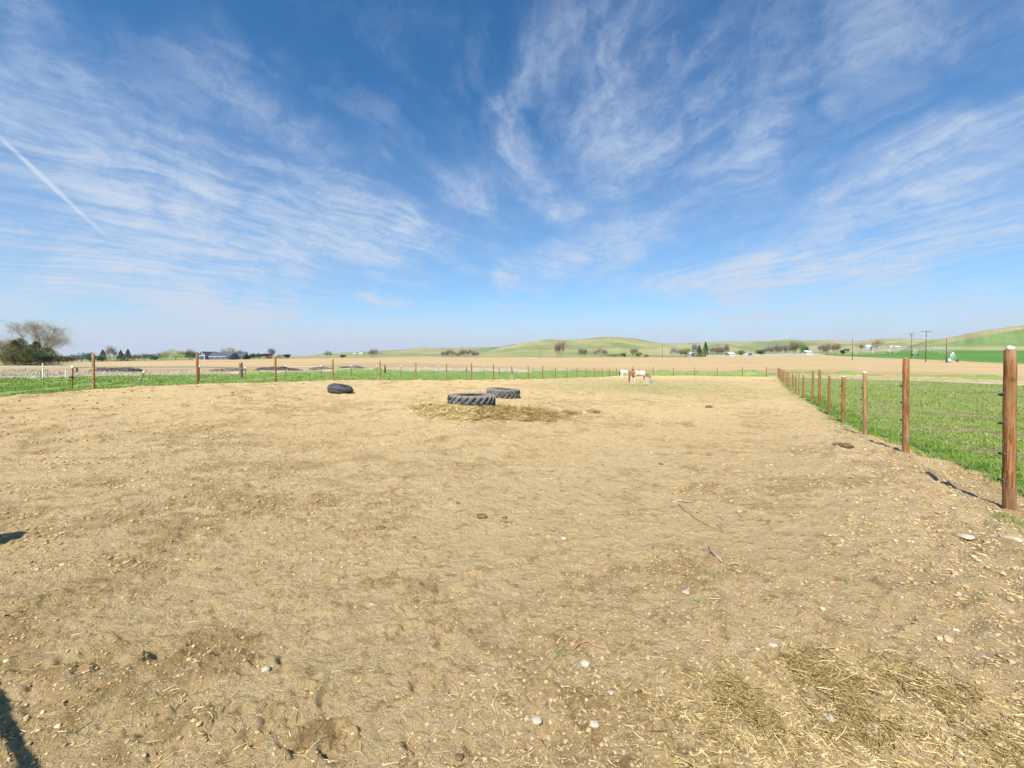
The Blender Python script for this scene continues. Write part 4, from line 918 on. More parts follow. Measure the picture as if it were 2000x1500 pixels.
# few green sprouts in the dirt
pts = [(1400, 1140), (1360, 1190), (1450, 1122), (1740, 1120), (1935, 1200), (1920, 1215), (1985, 1030), (1995, 1040), (1970, 1025), (1570, 1330 - 200), (1665, 1160), (1375, 1060), (1090, 1300), (1880, 1070)]
xs, ys = [], []
for p in pts:
    a, b = wp(*p); m_ = 18 if p[0] < 1960 else 120; s_ = .02 if p[0] < 1960 else .07; xs.append(a + RS.randn(m_) * s_); ys.append(b + RS.randn(m_) * s_)
x1 = np.concatenate(xs); y1 = np.concatenate(ys); tag(blades('green_sprouts', x1, y1, .02 + .035 * RS.rand(len(x1)), .0035 + 0 * x1, M['blade2'], .9), kind='stuff')

# stones, dung, sticks one can point at
def rock(px, py, s, mat, label, cat='stone', flat=.5, name='stone', drop=1.52, group=None, asp=1.3, rz=0.):
    x, y = wp(px, py, drop)
    for _ in range(4): z_ = (CAMH - g1(x, y)) * F / (py - HZ); x, y = (px - 1000) / F * z_, z_
    import bmesh
    bm = bmesh.new(); bmesh.ops.create_icosphere(bm, subdivisions=3, radius=1)
    sd_ = int(px * 7 + py)
    cs = np.array([v.co[:] for v in bm.verts]); nn = fbm(cs[:, 0] * 1.3 + sd_, cs[:, 1] * 1.3 + cs[:, 2] * 1.7, 3, sd_ % 97)
    for v, q in zip(bm.verts, nn): v.co *= (1 + .38 * q); v.co.x *= asp; v.co.z *= flat; v.co *= s
    me = bpy.data.meshes.new(name); bm.to_mesh(me); bm.free(); me.materials.append(M[mat])
    for p in me.polygons: p.use_smooth = True
    o = bpy.data.objects.new(name, me); COL.objects.link(o); o.location = (x, y, g1(x, y) + s * flat * .4); o.rotation_euler = (0, 0, rz); tag(o, label, cat, group); return o
rock(1102, 1055, .022, 'stone', 'smooth flat pale stone alone in the middle of the foreground dirt', flat=.55, rz=-.2)
rock(1145, 1306, .019, 'stone', 'round pale pebble below the reddish bent twig', flat=.8)
rock(1626, 1417, .026, 'stone', 'white angular stone lying in the straw at lower right', flat=.5, rz=.7)
rock(1718, 1433, .017, 'stone', 'small white stone right of the larger white stone in the straw', flat=.6)
rock(1049, 1421, .018, 'stone', 'pale round pebble near the bottom edge left of centre straw', flat=.8)
rock(1163, 1428, .016, 'stone', 'tan pebble near the bottom edge, right of its pale neighbour', flat=.7)
rock(1196, 1376, .012, 'stone', 'tiny white pebble above the pair of pebbles at the bottom')
rock(513, 1317, .016, 'stone', 'small white stone in the lower left dirt', flat=.8)
rock(1516, 1267, .018, 'stone', 'flat pale stone half sunk in the gritty dirt at lower right', flat=.4)
rock(1343, 1164, .020, 'stone_dark', 'grey tan stone with a dark shadow side below the bark piece', flat=.7)
rock(1893, 1052, .045, 'stone', 'pale flat stone left of the foot of the nearest post', flat=.4)
rock(1985, 1058, .05, 'stone', 'whitish flat stone at the right edge below the nearest post', flat=.35)
rock(1346, 833, .055, 'stone', 'small white stone in the mid distance right of the hay', drop=1.75)
rock(1142, 808, .085, 'stone', 'white rock at the right end of the scattered hay', drop=1.8, flat=.6)
rock(803, 805, .07, 'stone', 'white rock at the left end of the scattered hay', drop=1.75, flat=.7)
rock(1068, 786, .10, 'stone_dark', 'grey flat rock right of the far lugged tyre', drop=1.85, flat=.45)
rock(1508, 910, .03, 'stone', 'small white lump on the dirt left of the fence', drop=1.6)
rock(1273, 886, .04, 'stone_dark', 'grey stone left of the wheel tracks in the middle distance', drop=1.6, flat=.4)
for i, (px, py, s, lab) in enumerate([(941, 1012, .040, 'dark brown dung clod in the centre of the dirt, left of its smaller neighbour'), (742, 1036, .035, 'dark dung clod beside the pale trampled patch'), (986, 1014, .022, 'small brown clod right of the bigger dung clod'),
        (1385, 796, .12, 'dark brown dung heap in the greenish dirt right of the horse'), (1640, 872, .07, 'dark dung heap near the fence, left one of two'), (1655, 873, .085, 'dark dung heap near the fence, right one of two'),
        (808, 1053, .014, 'tiny dark clod above the broken soil patch'), (811, 1181, .013, 'dark clod on the right rim of the broken soil patch'), (895, 1494, .013, 'dark brown clod at the bottom edge of the picture'),
        (1292, 908, .03, 'small dark clod in the middle distance dirt'), (366, 1180, .010, 'dark clod in the left foreground dirt'), (893, 985, .018, 'small dark pellet behind the dung clods')]):
    rock(px, py, s, 'dung', lab, 'dung', .6, 'dung_clod', 1.55 if py > 880 else 1.8, 'dung clods on the dirt')
def stick(pts, rad, mat, name, label, cat):
    P = []
    for px, py, dz_ in pts:
        x, y = wp(px, py)
        z_ = (CAMH - g1(x, y)) * F / (py - HZ); x, y = (px - 1000) / F * z_, z_; P.append(Vector((x, y, g1(x, y) + dz_)))
    c = P[0].copy(); mb = MB(); n = len(P); rr = [rad * (1 - .55 * i / max(1, n - 1)) for i in range(n)] if isinstance(rad, float) else rad
    mb.tube([p - c for p in P], rr, 8); o = mb.build(name, M[mat], None, True); o.location = c; return tag(o, label, cat)
stick([(1387, 1074, .012), (1393, 1083, .016), (1402, 1092, .016), (1414, 1103, .012)], [.006, .013, .014, .004], 'bark', 'bark_piece', 'grey brown piece of bark lying in the dirt right of centre', 'bark')
stick([(1427, 1107, .01), (1436, 1106, .012), (1447, 1108, .009)], [.007, .009, .005], 'bark', 'wood_chip', 'small brown wood chip just right of the bark piece', 'wood chip')
stick([(1122, 1276, .006), (1132, 1267, .014), (1150, 1264, .012), (1162, 1270, .008), (1186, 1277, .008)], [.003, .0045, .005, .004, .002], 'twine', 'bent_twig', 'thin reddish bent twig above the round pale pebble', 'twig')
stick([(1327, 985, .012), (1345, 1003, .012), (1365, 1018, .012), (1390, 1030, .010), (1418, 1042, .008)], [.004, .004, .004, .003, .003], 'twine', 'twine', 'faded red baling twine trailing over the dirt right of centre', 'twine')
stick([(1312, 975, .01), (1330, 978, .015), (1362, 982, .01)], [.004, .006, .003], 'bark', 'dry_twig', 'thin grey twig lying above the red twine', 'twig')

# dark brush and dung heaps beyond the left strip
def heap(p0, p1, yt, yb, z, label, mat='dung'):
    xa, y = at(p0, z); xb, _ = at(p1, z); n = int((xb - xa) * 46) + 120; V = None
    cx0, cy0 = (xa + xb) / 2, y; H = (yb - yt) * z / F
    root_z = g1(cx0, cy0)
    px_ = RS.uniform(xa, xb, n); py_ = cy0 + RS.uniform(-1.2, 1.2, n); t = (px_ - xa) / (xb - xa)
    hump = np.clip(fbm(px_ / 1.9, px_ * 0 + z, 3, int(p0)) + .55, .12, 1) * np.sin(np.clip(t, 0.02, .98) * PI) ** .5 * (1 - (np.abs(py_ - cy0) / 1.3) ** 2)
    sz = .16 + .22 * RS.rand(n); zc_ = RS.rand(n) ** .6 * hump * H
    Vv = IV[None] * (1 + .7 * (RS.rand(n, 12, 1) - .5)) * np.c_[1 + RS.rand(n), 1 + RS.rand(n), .5 + .5 * RS.rand(n)][:, None, :] * sz[:, None, None]
    P = Vv + np.c_[px_ - cx0, py_ - cy0, zc_][:, None, :]
    o = mesh_np('debris_heap', P.reshape(-1, 3), (np.arange(n)[:, None, None] * 12 + IF[None]).reshape(-1, 3), M[mat], None, False)
    o.location = (cx0, cy0, root_z); tag(o, label, 'heap', 'dark heaps beyond the grass strip'); return o
M['heap'] = simple('dark_heap', (.035, .032, .030), (.11, .095, .08), 1.6, .95)
M['heap_brown'] = simple('brown_heap', (.10, .075, .055), (.22, .17, .13), 1.6, .95)
heap(195, 222, 724.5, 730, 47, 'dark low heap left of the second wooden post, left one of the pair', 'heap'); heap(224, 256, 724, 730.5, 46, 'dark low heap left of the second wooden post, right one of the pair', 'heap')
heap(508, 538, 720, 731, 49, 'dark heap just left of the third wooden post', 'heap'); heap(540, 574, 717, 730, 50, 'tallest dark heap just right of the third wooden post', 'heap')
heap(615, 642, 721, 729, 56, 'small dark heap left of the fourth wooden post', 'heap_brown'); heap(668, 706, 721, 729, 58, 'dark heap right of the fourth wooden post', 'heap')
heap(425, 465, 724, 728.5, 52, 'faint brown low heap left of the short weathered post', 'heap_brown')

# ------------------------------------------------------------------ trees
def bare_skel(rr, H, Wd, lobes, fork, n_tip, stems=False):
    """branches drawn from forked leaders out to tips spread through the lobes; returns P0, P1, r0, r1, is_big, tips"""
    S = []; tips = []; base_r = H * (.022 if not stems else .010) + .03
    fk = np.array([0, 0, H * fork]);
    if not stems: S.append((np.zeros(3), fk, base_r * 1.2, base_r, 1))
    for li, (cx, cy, cz, rx, ry, rz) in enumerate(lobes):
        c = np.array([cx * Wd, cy * Wd, cz * H]); R3 = np.array([rx * Wd, ry * Wd, rz * H])
        st = fk if not stems else np.array([cx * Wd * .35 + rr.randn() * .08 * Wd, rr.randn() * .05 * Wd, 0])
        m = (st + c) / 2 + np.array([rr.randn() * .03 * Wd, rr.randn() * .03 * Wd, -.04 * H]); tip_l = c + np.array([(rr.rand() - .5) * R3[0] * .5, 0, R3[2] * .55])
        pts = [st + (m - st) * .5, m, (m + c) / 2 + rr.randn(3) * .015 * Wd, c, (c + tip_l) / 2, tip_l]; prev = st; rad = base_r * .8
        for p in pts: S.append((prev, p, rad, rad * .78, 1)); prev = p; rad *= .78
        nodes = [m, (m + c) / 2, c, (c + tip_l) / 2]
        for k in range(n_tip):
            q = rr.randn(3); q /= np.linalg.norm(q); q[2] = q[2] if q[2] > -.35 else -q[2] * .4; t = c + q * R3 * (.72 + .36 * rr.rand())
            nd = nodes[rr.randint(len(nodes))]; mid = nd + (t - nd) * .5 + rr.randn(3) * np.linalg.norm(t - nd) * .10 + np.array([0, 0, -.05 * np.linalg.norm(t - nd)])
            r_ = rad * .9; S.append((nd, mid, r_, r_ * .6, 0)); S.append((mid, t, r_ * .6, r_ * .25, 0)); tips.append((mid, t))
            for e_ in range(3):
                f = .3 + .6 * rr.rand(); o = mid + (t - mid) * f; w = t + rr.randn(3) * np.linalg.norm(t - nd) * .22; S.append((o, w, r_ * .3, r_ * .15, 0)); tips.append((o, w))
    A = [np.array([x[i] for x in S]) for i in range(5)]; return A, tips
TM = {}
def tree_mats(nm, c0, c1, c2=None):
    if nm not in TM: TM[nm] = attrmat('crown_' + nm, c0, c1, c2, .85)
    return TM[nm]
M['trunk'] = simple('trunk_bark', (.12, .095, .07), (.24, .20, .155), 2, .95)
M['trunk_pale'] = simple('trunk_bark_pale', (.24, .21, .17), (.38, .34, .28), 2, .95)
CM = {'grey': ((.25, .21, .17), (.40, .35, .29), None), 'brown': ((.27, .20, .15), (.42, .33, .26), None), 'tan': ((.40, .30, .15), (.56, .45, .26), None), 'paleg': ((.34, .33, .27), (.52, .51, .42), None),
      'dkgreen': ((.035, .075, .03), (.09, .155, .06), (.16, .20, .08)), 'olive': ((.05, .065, .02), (.19, .19, .06), (.40, .33, .13)), 'mid': ((.06, .11, .04), (.15, .22, .08), (.22, .28, .11)),
      'blue': ((.04, .08, .05), (.09, .15, .10), (.15, .21, .14)), 'yellow': ((.28, .33, .03), (.50, .52, .07), None), 'maroon': ((.05, .018, .018), (.12, .045, .045), None), 'spring': ((.16, .22, .05), (.30, .36, .10), None)}
def put_tree(px, ytop, wpx, z, kind, col, label, seed=None, ybase=None, name=None, group=None, dense=1.0):
    seed = seed or int(px * 13 + ytop); rr = np.random.RandomState(seed % 99991); x, y = at(px, z); gz = g1(x, y) if z < 8000 else 0
    H = max(1.0, top_h(ytop - (2 if kind == 'bare' and wpx < 60 else 0), z) - gz); Wd = wpx * z / F * (1.45 if kind in ('round', 'bush') and z > 200 else 1); H *= 1.12 if kind in ('round', 'bush') and z > 200 else 1; mt = tree_mats(col, *CM[col]); sc = z / 410.0     # sc = one render pixel in metres
    nm = name or {'bare': 'bare_tree', 'conifer': 'conifer', 'round': 'leafy_tree', 'bush': 'bush'}[kind]
    root = empty(nm, (x, y, gz)); tag(root, label, 'bush' if kind == 'bush' else 'tree', group)
    if kind == 'bare':
        big_ = H * F / z > 40; slim = Wd < H * .62
        if big_: lobes = [(-.30, 0, .80, .13, .14, .18), (-.14, .1, .86, .11, .13, .14), (.08, -.1, .80, .11, .13, .18), (.24, .05, .76, .14, .16, .17), (.38, .0, .56, .12, .12, .14), (-.02, .15, .58, .16, .15, .2), (.18, .1, .52, .14, .12, .16), (-.38, .0, .50, .12, .12, .14)]; stems = False; nt = 60; fk = .20
        elif slim: lobes = [((q - 1.5) * .22 + rr.randn() * .03, rr.randn() * .1, .52 + .1 * rr.rand(), .16, .16, .40) for q in range(4)]; stems = True; nt = 24; fk = 0
        else: lobes = [((q - 2.5) * .16 + rr.randn() * .02, rr.randn() * .12, .54 - .09 * abs(q - 2.5) / 2.5 + .05 * rr.randn(), .15, .18, .38 - .05 * abs(q - 2.5)) for q in range(6)]; stems = True; nt = 22; fk = 0
        (P0, P1, r0, r1, bg_), tips = bare_skel(rr, H, Wd, lobes, fk, nt, stems); big = bg_ > 0
        V, Fq = prisms(P0[big], P1[big], np.maximum(r0[big], sc * .06), np.maximum(r1[big], sc * .05), 6); mesh_np('trunk', V, Fq, M['trunk'] if col in ('brown', 'grey') else M['trunk_pale'], root, True)
        sm = ~big; A0, A1 = P0[sm], P1[sm]; rad = np.maximum(r0[sm] * .8, sc * .035)
        T0 = np.array([t_[1] for t_ in tips]); dd = T0 - np.array([t_[0] for t_ in tips]); rep = 4 if not big_ else 3; T0 = np.repeat(T0, rep, 0); dd = np.repeat(dd, rep, 0); Ld = np.linalg.norm(dd, axis=1, keepdims=True)
        T0 = T0 - dd * rr.rand(len(T0), 1) * .7; T1 = T0 + dd * .35 + rr.randn(*T0.shape) * Ld * .38
        Q0 = np.r_[A0, T0]; Q1 = np.r_[A1, T1]; Q1[:, 2] = np.clip(Q1[:, 2], .1, H * 1.02); ra = np.r_[rad, np.full(len(T0), sc * (.036 if big_ else .044))]
        V, Fq = prisms(Q0, Q1, ra, ra * .6, 3); mesh_np('crown', V, Fq, mt, root, False, {'var': np.repeat(rr.rand(len(Q0)), 6)})
        return root
    # trunk
    mb = MB(); th_ = H * (.25 if kind == 'round' else .9); mb.tube([(0, 0, -.2), (H * .01, 0, th_ * .5), (0, 0, th_)], [H * .03 + .05, H * .022 + .04, .05], 7); 
    if kind == 'round':
        for q in range(5):
            a = q * 1.3; mb.tube([(0, 0, th_ * .8), (math.cos(a) * Wd * .22, math.sin(a) * Wd * .22, H * .55)], [.10, .03], 5)
    mb.build('stem' if kind == 'bush' else 'trunk', M['trunk'], root, True)
    n = int(min(3800 if px != 50 else 9000, 500 + 1.1 * (wpx * H * F / z)) * dense); ls = max(sc * .42, .10)
    if kind == 'conifer':
        t = rr.rand(n) ** .75; lay = (t * 13 + rr.rand(n) * .45); frac = lay % 1.0; rad = (Wd / 2) * (1 - t) ** (.55 if px == 50 else .85) * (.55 + .45 * (1 - frac)) * np.sqrt(rr.rand(n) * .85 + .15) * (1 + .25 * gn(t * 5 + seed, np.floor(lay) * 1.7, 3)); a = rr.rand(n) * 2 * PI
        rad *= 1 + .22 * np.sin(a * 3 + np.floor(lay) * 2.1)
        P = np.c_[np.cos(a) * rad, np.sin(a) * rad, H * (.05 + .95 * t) - rad * .25]
        if px == 50:                                     # several leaders make the big shaggy one
            off_ = np.array([(-.10, 0, 1.0), (.10, .1, .86), (.24, -.1, .72), (-.27, .1, .74), (.02, -.2, .90), (.34, .1, .66)])[rr.randint(0, 6, n)]
            P = P * np.c_[.70 + 0 * t, .70 + 0 * t, off_[:, 2]] + np.c_[off_[:, 0] * Wd, off_[:, 1] * Wd, 0 * t] + rr.randn(n, 3) * .25; P[:, 2] = np.clip(P[:, 2], .1, H)
    else:
        nc = 16 if kind == 'round' else 11; cc_ = rr.randn(nc, 3); cc_ /= np.linalg.norm(cc_, axis=1, keepdims=True); cc_ *= (rr.rand(nc, 1) ** .4) * .66; cr_ = .26 + .22 * rr.rand(nc)
        i = rr.randint(0, nc, n); q = rr.randn(n, 3); q /= np.linalg.norm(q, axis=1, keepdims=True); q *= (rr.rand(n, 1) ** .4) * cr_[i][:, None] * 1.15
        P = cc_[i] + q; lo = .10 if kind == 'bush' else .14; P = P / .93
        P = np.c_[P[:, 0] * Wd / 2, P[:, 1] * Wd / 2, H * (lo + (1 - lo) * (P[:, 2] * .5 + .5))]; P[:, 2] = np.clip(P[:, 2], .02, H * 1.03)
    d1 = rr.randn(n, 3); d1 /= np.linalg.norm(d1, axis=1, keepdims=True); d2 = np.cross(d1, rr.randn(n, 3)); d2 /= np.linalg.norm(d2, axis=1, keepdims=True)
    s = (ls * (.6 + .8 * rr.rand(n)))[:, None]
    Q = np.stack([P - d1 * s, P + d2 * s * .6, P + d1 * s, P - d2 * s * .6], 1).reshape(-1, 3); Fq = np.arange(4 * n).reshape(-1, 4)
    var = np.clip(.35 + .5 * (rr.rand(n) - .5) + .6 * gn(P[:, 0] / (Wd * .22) + seed % 50, P[:, 2] / (H * .2) + P[:, 1] / (Wd * .3), 7), 0, 1)
    mesh_np('crown', Q, Fq, mt, root, False, {'var': np.repeat(var, 4)}); return root
GL = 'trees beyond the field at left'; GR = 'trees along the far edge of the field'
# (the large tree and evergreen at far left)
put_tree(72, 627, 120, 142, 'bare', 'paleg', 'tall wide bare tree with pale twigs behind the big evergreen at far left', seed=45)  #
put_tree(8, 668, 50, 150, 'bare', 'grey', 'bare tree cut by the left edge of the picture', seed=12)
put_tree(50, 661, 96, 128, 'conifer', 'olive', 'big shaggy olive green evergreen in front of the tall bare tree', dense=4.0)
put_tree(30, 684, 60, 126, 'bush', 'olive', 'low dark shrub at the left foot of the big evergreen', dense=1.6); put_tree(80, 683, 42, 127, 'bush', 'dkgreen', 'dark shrub at the right foot of the big evergreen', dense=1.6)
for t in [(100, 691, 22, 225, 'round', 'mid', 'yellowish green round tree just right of the big evergreen'), (115, 694, 18, 222, 'round', 'dkgreen', 'dark round evergreen, second right of the big evergreen'), (132, 698, 19, 220, 'bush', 'maroon', 'dark maroon shrub at the left end of the bare field edge'),
          (159, 690, 32, 255, 'round', 'blue', 'wide dark bluish evergreen left of the first wooden post'), (176, 690, 14, 262, 'round', 'dkgreen', 'dark tree half hidden behind the first wooden post'), (192, 695, 14, 265, 'round', 'dkgreen', 'small dark round tree just right of the first wooden post'),
          (201, 683, 26, 268, 'conifer', 'mid', 'pointed green tree right of the first wooden post'), (219, 676, 20, 300, 'bare', 'grey', 'pale bare tree behind the pointed evergreens'), (236, 684, 24, 275, 'conifer', 'blue', 'dark pointed evergreen, left one of the touching pair'),
          (250, 682, 26, 278, 'conifer', 'dkgreen', 'dark pointed evergreen, right one of the touching pair'), (266, 694, 14, 285, 'bare', 'brown', 'low brown bare shrub right of the pointed pair'), (283, 690, 28, 288, 'round', 'dkgreen', 'wide dark green tree left of the yellow willow'), (303, 696, 16, 290, 'bush', 'blue', 'grey green bush between the wide dark tree and the willow'),
          (320, 687, 22, 300, 'bare', 'brown', 'reddish brown bare tree touching the yellow willow'), (343, 685, 34, 296, 'round', 'yellow', 'bright yellow green willow left of the grey barn'), (371, 687, 20, 300, 'round', 'dkgreen', 'dark round tree just left of the barn'), (372, 682, 20, 315, 'bare', 'tan', 'tan bare tree behind the dark round tree by the barn'),
          (446, 677, 30, 318, 'bare', 'tan', 'large tan budding tree behind the right end of the barn'), (473, 686, 20, 320, 'round', 'mid', 'olive green tree right of the second house'), (487, 694, 10, 318, 'bush', 'maroon', 'small maroon shrub right of the second house'), (495, 691, 10, 318, 'round', 'dkgreen', 'small dark green tree, left of its twin'), (506, 690, 11, 318, 'round', 'blue', 'small bluish green tree, right of its twin'),
          (523, 691, 20, 320, 'bush', 'maroon', 'round dark red shrub left of the third wooden post'), (531, 683, 12, 325, 'bare', 'grey', 'slim grey bare tree behind the dark red shrub'), (547, 693, 14, 322, 'bush', 'paleg', 'pale olive bush right of the third wooden post'), (562, 692, 13, 322, 'round', 'maroon', 'dark purple brown tree at the end of the left tree row'),
          (641, 686, 13, 420, 'bare', 'paleg', 'faint pale green tree left of the fourth wooden post'), (669, 693, 10, 350, 'bush', 'dkgreen', 'tiny dark bush right of the fourth wooden post')]:
    put_tree(*t, group=GL)
for t in [(728, 681, 18, 345, 'bare', 'brown', 'dense cluster of bare upright stems at the left foot of the hills'), (868, 687, 14, 360, 'bare', 'brown', 'low bare tree at the left end of the brown thicket'), (880, 683, 16, 360, 'bare', 'brown', 'bare tree second from the left in the brown thicket'), (893, 687, 12, 358, 'bush', 'brown', 'low brown bush in the middle of the thicket'), (905, 681, 16, 360, 'bare', 'brown', 'tallest bare tree of the brown thicket'),
          (919, 683, 16, 360, 'bare', 'brown', 'bare tree fourth from the left in the brown thicket'), (930, 687, 12, 360, 'bare', 'grey', 'bare tree at the right end of the brown thicket'), (1089, 671, 10, 350, 'bare', 'brown', 'tall slim bare tree at the foot of the main hill, left one'), (1096, 668, 13, 352, 'bare', 'brown', 'tall slim bare tree at the foot of the main hill, right one'),
          (1134, 683, 9, 352, 'bare', 'grey', 'small bare tree on the slope, left of its twin'), (1142, 684, 8, 352, 'bare', 'grey', 'small bare tree on the slope, right of its twin'), (1174, 682, 28, 356, 'bare', 'brown', 'wide round reddish brown bare shrub below the hill top'), (1200, 691, 26, 358, 'bush', 'spring', 'long low bright green shrub right of the round brown one'), (1219, 689, 12, 358, 'bush', 'mid', 'small green bush at the right end of the low green shrub'),
          (1238, 679, 13, 356, 'bare', 'brown', 'egg shaped grey brown bare tree'), (1248, 688, 11, 355, 'bush', 'spring', 'green bush touching the egg shaped bare tree'), (1262, 692, 8, 356, 'bush', 'brown', 'tiny brown bush left of the single pole'), (1317, 680, 16, 362, 'bare', 'paleg', 'pale misty bare tree right of the single pole'), (1330, 685, 8, 360, 'bare', 'brown', 'thin brown tree left of the yellow green one'),
          (1338, 680, 15, 362, 'round', 'spring', 'yellow green round tree left of the white house'), (1357, 673, 13, 380, 'bare', 'grey', 'pale bare tree above the white house'), (1366, 674, 19, 362, 'conifer', 'dkgreen', 'dark conifer, shorter one of the pair'), (1378, 667, 21, 362, 'conifer', 'dkgreen', 'dark conifer, tallest one of the pair'), (1396, 674, 22, 366, 'bare', 'brown', 'wide brown bare tree right of the conifers'), (1407, 677, 14, 366, 'bare', 'brown', 'smaller brown bare tree right of the wide one'),
          (1419, 674, 9, 364, 'bare', 'grey', 'slim dark tree before the yellow green hedge'), (1447, 684, 20, 372, 'bush', 'spring', 'yellow green hedge left of the white hoop'), (1485, 682, 14, 366, 'bush', 'dkgreen', 'dark green bush at the left end of the big grey grove'), (1500, 676, 18, 368, 'bare', 'grey', 'first bare tree from the left in the big grey grove'), (1514, 672, 18, 372, 'bare', 'grey', 'second bare tree in the big grey grove'), (1528, 671, 17, 370, 'bare', 'brown', 'third bare tree in the big grey grove'),
          (1541, 670, 18, 372, 'bare', 'grey', 'fourth bare tree in the big grey grove'), (1552, 668, 16, 370, 'bare', 'brown', 'tallest bare tree in the big grey grove, beside the green tree'), (1566, 668, 20, 368, 'round', 'spring', 'broad pale green tree right of the big grey grove'), (1573, 677, 12, 366, 'round', 'mid', 'smaller green tree at the right foot of the broad green one'), (1607, 672, 18, 360, 'bare', 'brown', 'purplish bare tree, left half of the second grove'),
          (1617, 671, 18, 362, 'bare', 'brown', 'purplish bare tree in the middle of the second grove'), (1632, 670, 17, 362, 'bare', 'brown', 'purplish bare tree, right half of the second grove'), (1645, 683, 10, 370, 'bush', 'dkgreen', 'small dark bush right of the second grove')]:
    put_tree(*t, group=GR)
for t in [(1715, 663.5, 22, 681, 'bare', 'tan', 'tan tree above the blue grey house on the far slope'), (1682, 675, 6, 684, 'bare', 'brown', 'small brown tree left of the blue grey house'), (1654, 681, 7, 688, 'bush', 'mid', 'little green bush on the lower far slope left of the pole')]:
    zz_ = find_z(t[0], t[3], 400); put_tree(t[0], t[1], t[2], zz_, t[4], t[5], t[6], group='trees round the far slope houses')

# ------------------------------------------------------------------ buildings
M['roof'] = simple('dark_shingle_roof', (.055, .062, .078), (.10, .11, .13), 3, .85, .01)
M['siding'] = simple('grey_blue_siding', (.12, .145, .17), (.16, .19, .22), 2, .8, stretch=(.2, .2, 6))
M['trim'] = simple('white_trim', (.66, .66, .64), (.75, .75, .73), 2, .7)
M['wall_white'] = simple('white_wall', (.40, .40, .39), (.50, .50, .49), 2, .8)
M['wall_blue'] = simple('pale_blue_wall', (.38, .46, .52), (.46, .54, .60), 2, .8)
M['roof_pale'] = simple('pale_metal_roof', (.42, .44, .45), (.52, .54, .54), 2, .6)
M['glass'] = simple('dark_window_glass', (.03, .04, .05), (.06, .07, .08), 2, .15, spec=.5)
def gable(root, x0, x1, y0, y1, he, hr, axis='x', wall='siding', roof='roof', over=.4):
    mb = MB(); 
    if axis == 'x':
        ym = (y0 + y1) / 2; vs = [(x0, y0, 0), (x1, y0, 0), (x1, y1, 0), (x0, y1, 0), (x0, y0, he), (x1, y0, he), (x1, y1, he), (x0, y1, he), (x0, ym, hr), (x1, ym, hr)]
        fs = [(0, 1, 5, 4), (2, 3, 7, 6), (0, 4, 8, 7, 3), (1, 2, 6, 9, 5)]
    else:
        xm = (x0 + x1) / 2; vs = [(x0, y0, 0), (x1, y0, 0), (x1, y1, 0), (x0, y1, 0), (x0, y0, he), (x1, y0, he), (x1, y1, he), (x0, y1, he), (xm, y0, hr), (xm, y1, hr)]
        fs = [(1, 2, 6, 5), (3, 0, 4, 7), (0, 1, 5, 8, 4), (2, 3, 7, 9, 6)]
    mb.add(vs, fs); mb.build('wall', M[wall], root)
    mb = MB(); t = .18
    if axis == 'x':
        s = (hr - he) / (ym - y0)
        for sgn, ye in ((-1, y0), (1, y1)):
            yo = ye + sgn * over; zo = he - s * over + .03
            mb.add([(x0 - over, yo, zo), (x1 + over, yo, zo), (x1 + over, ym, hr + .03), (x0 - over, ym, hr + .03), (x0 - over, yo, zo + t), (x1 + over, yo, zo + t), (x1 + over, ym, hr + .03 + t), (x0 - over, ym, hr + .03 + t)], [(0, 1, 2, 3), (4, 7, 6, 5), (0, 4, 5, 1), (1, 5, 6, 2), (0, 3, 7, 4)])
    else:
        s = (hr - he) / (xm - x0)
        for sgn, xe in ((-1, x0), (1, x1)):
            xo = xe + sgn * over; zo = he - s * over + .03
            mb.add([(xo, y0 - over, zo), (xo, y1 + over, zo), (xm, y1 + over, hr + .03), (xm, y0 - over, hr + .03), (xo, y0 - over, zo + t), (xo, y1 + over, zo + t), (xm, y1 + over, hr + .03 + t), (xm, y0 - over, hr + .03 + t)], [(0, 1, 2, 3), (4, 7, 6, 5), (0, 4, 5, 1), (1, 5, 6, 2), (0, 3, 7, 4)])
    return mb.build('roof', M[roof], root)
# grey barn
zb = 300.; x, y = at(386, zb); gz = g1(x, y); bn = empty('barn', (x, y, gz)); tag(bn, 'long grey blue barn with dark roof and white trimmed gable at the left field edge', 'barn')
s_ = zb / F; k0 = lambda p: (p - 386) * s_; zz = lambda p: top_h(p, zb) - gz
rf = gable(bn, k0(387), k0(400), 0, 16, zz(694.5), zz(687), 'y'); gable(bn, k0(400.6), k0(442), 3, 14, zz(696.5), zz(688.5), 'x')
mb = MB()
for sgn in (0, 1):
    xa = k0(387) - .5 if sgn == 0 else k0(400) + .5; mb.bar((xa, -.5, zz(694.5) - .25), ((k0(387) + k0(400)) / 2, -.5, zz(687) + .12), .3, .12)
mb.box(((k0(387) + k0(400)) / 2, -.06, zz(694.6)), (k0(400) - k0(387), .1, .3)); mb.box((k0(421), 2.5, zz(696.9)), (k0(442) - k0(400.6), .1, .3)); mb.box((k0(387.3), -.08, 2), (.25, .12, 4.0)); mb.box((k0(399.7), -.08, 2), (.25, .12, 4.0))
mb.build('trim', M['trim'], bn)
for a, b, c_ in ((407, 411, 'window'), (418, 422, 'window'), (429, 433, 'window')):
    mb = MB(); mb.box(((k0(a) + k0(b)) / 2, 2.96, 1.6), (k0(b) - k0(a), .06, .9)); mb.build('window', M['glass'], bn)
mb = MB(); mb.box(((k0(392) + k0(396)) / 2, -.04, 1.5), (3, .06, 3)); mb.build('door', M['roof'], bn)
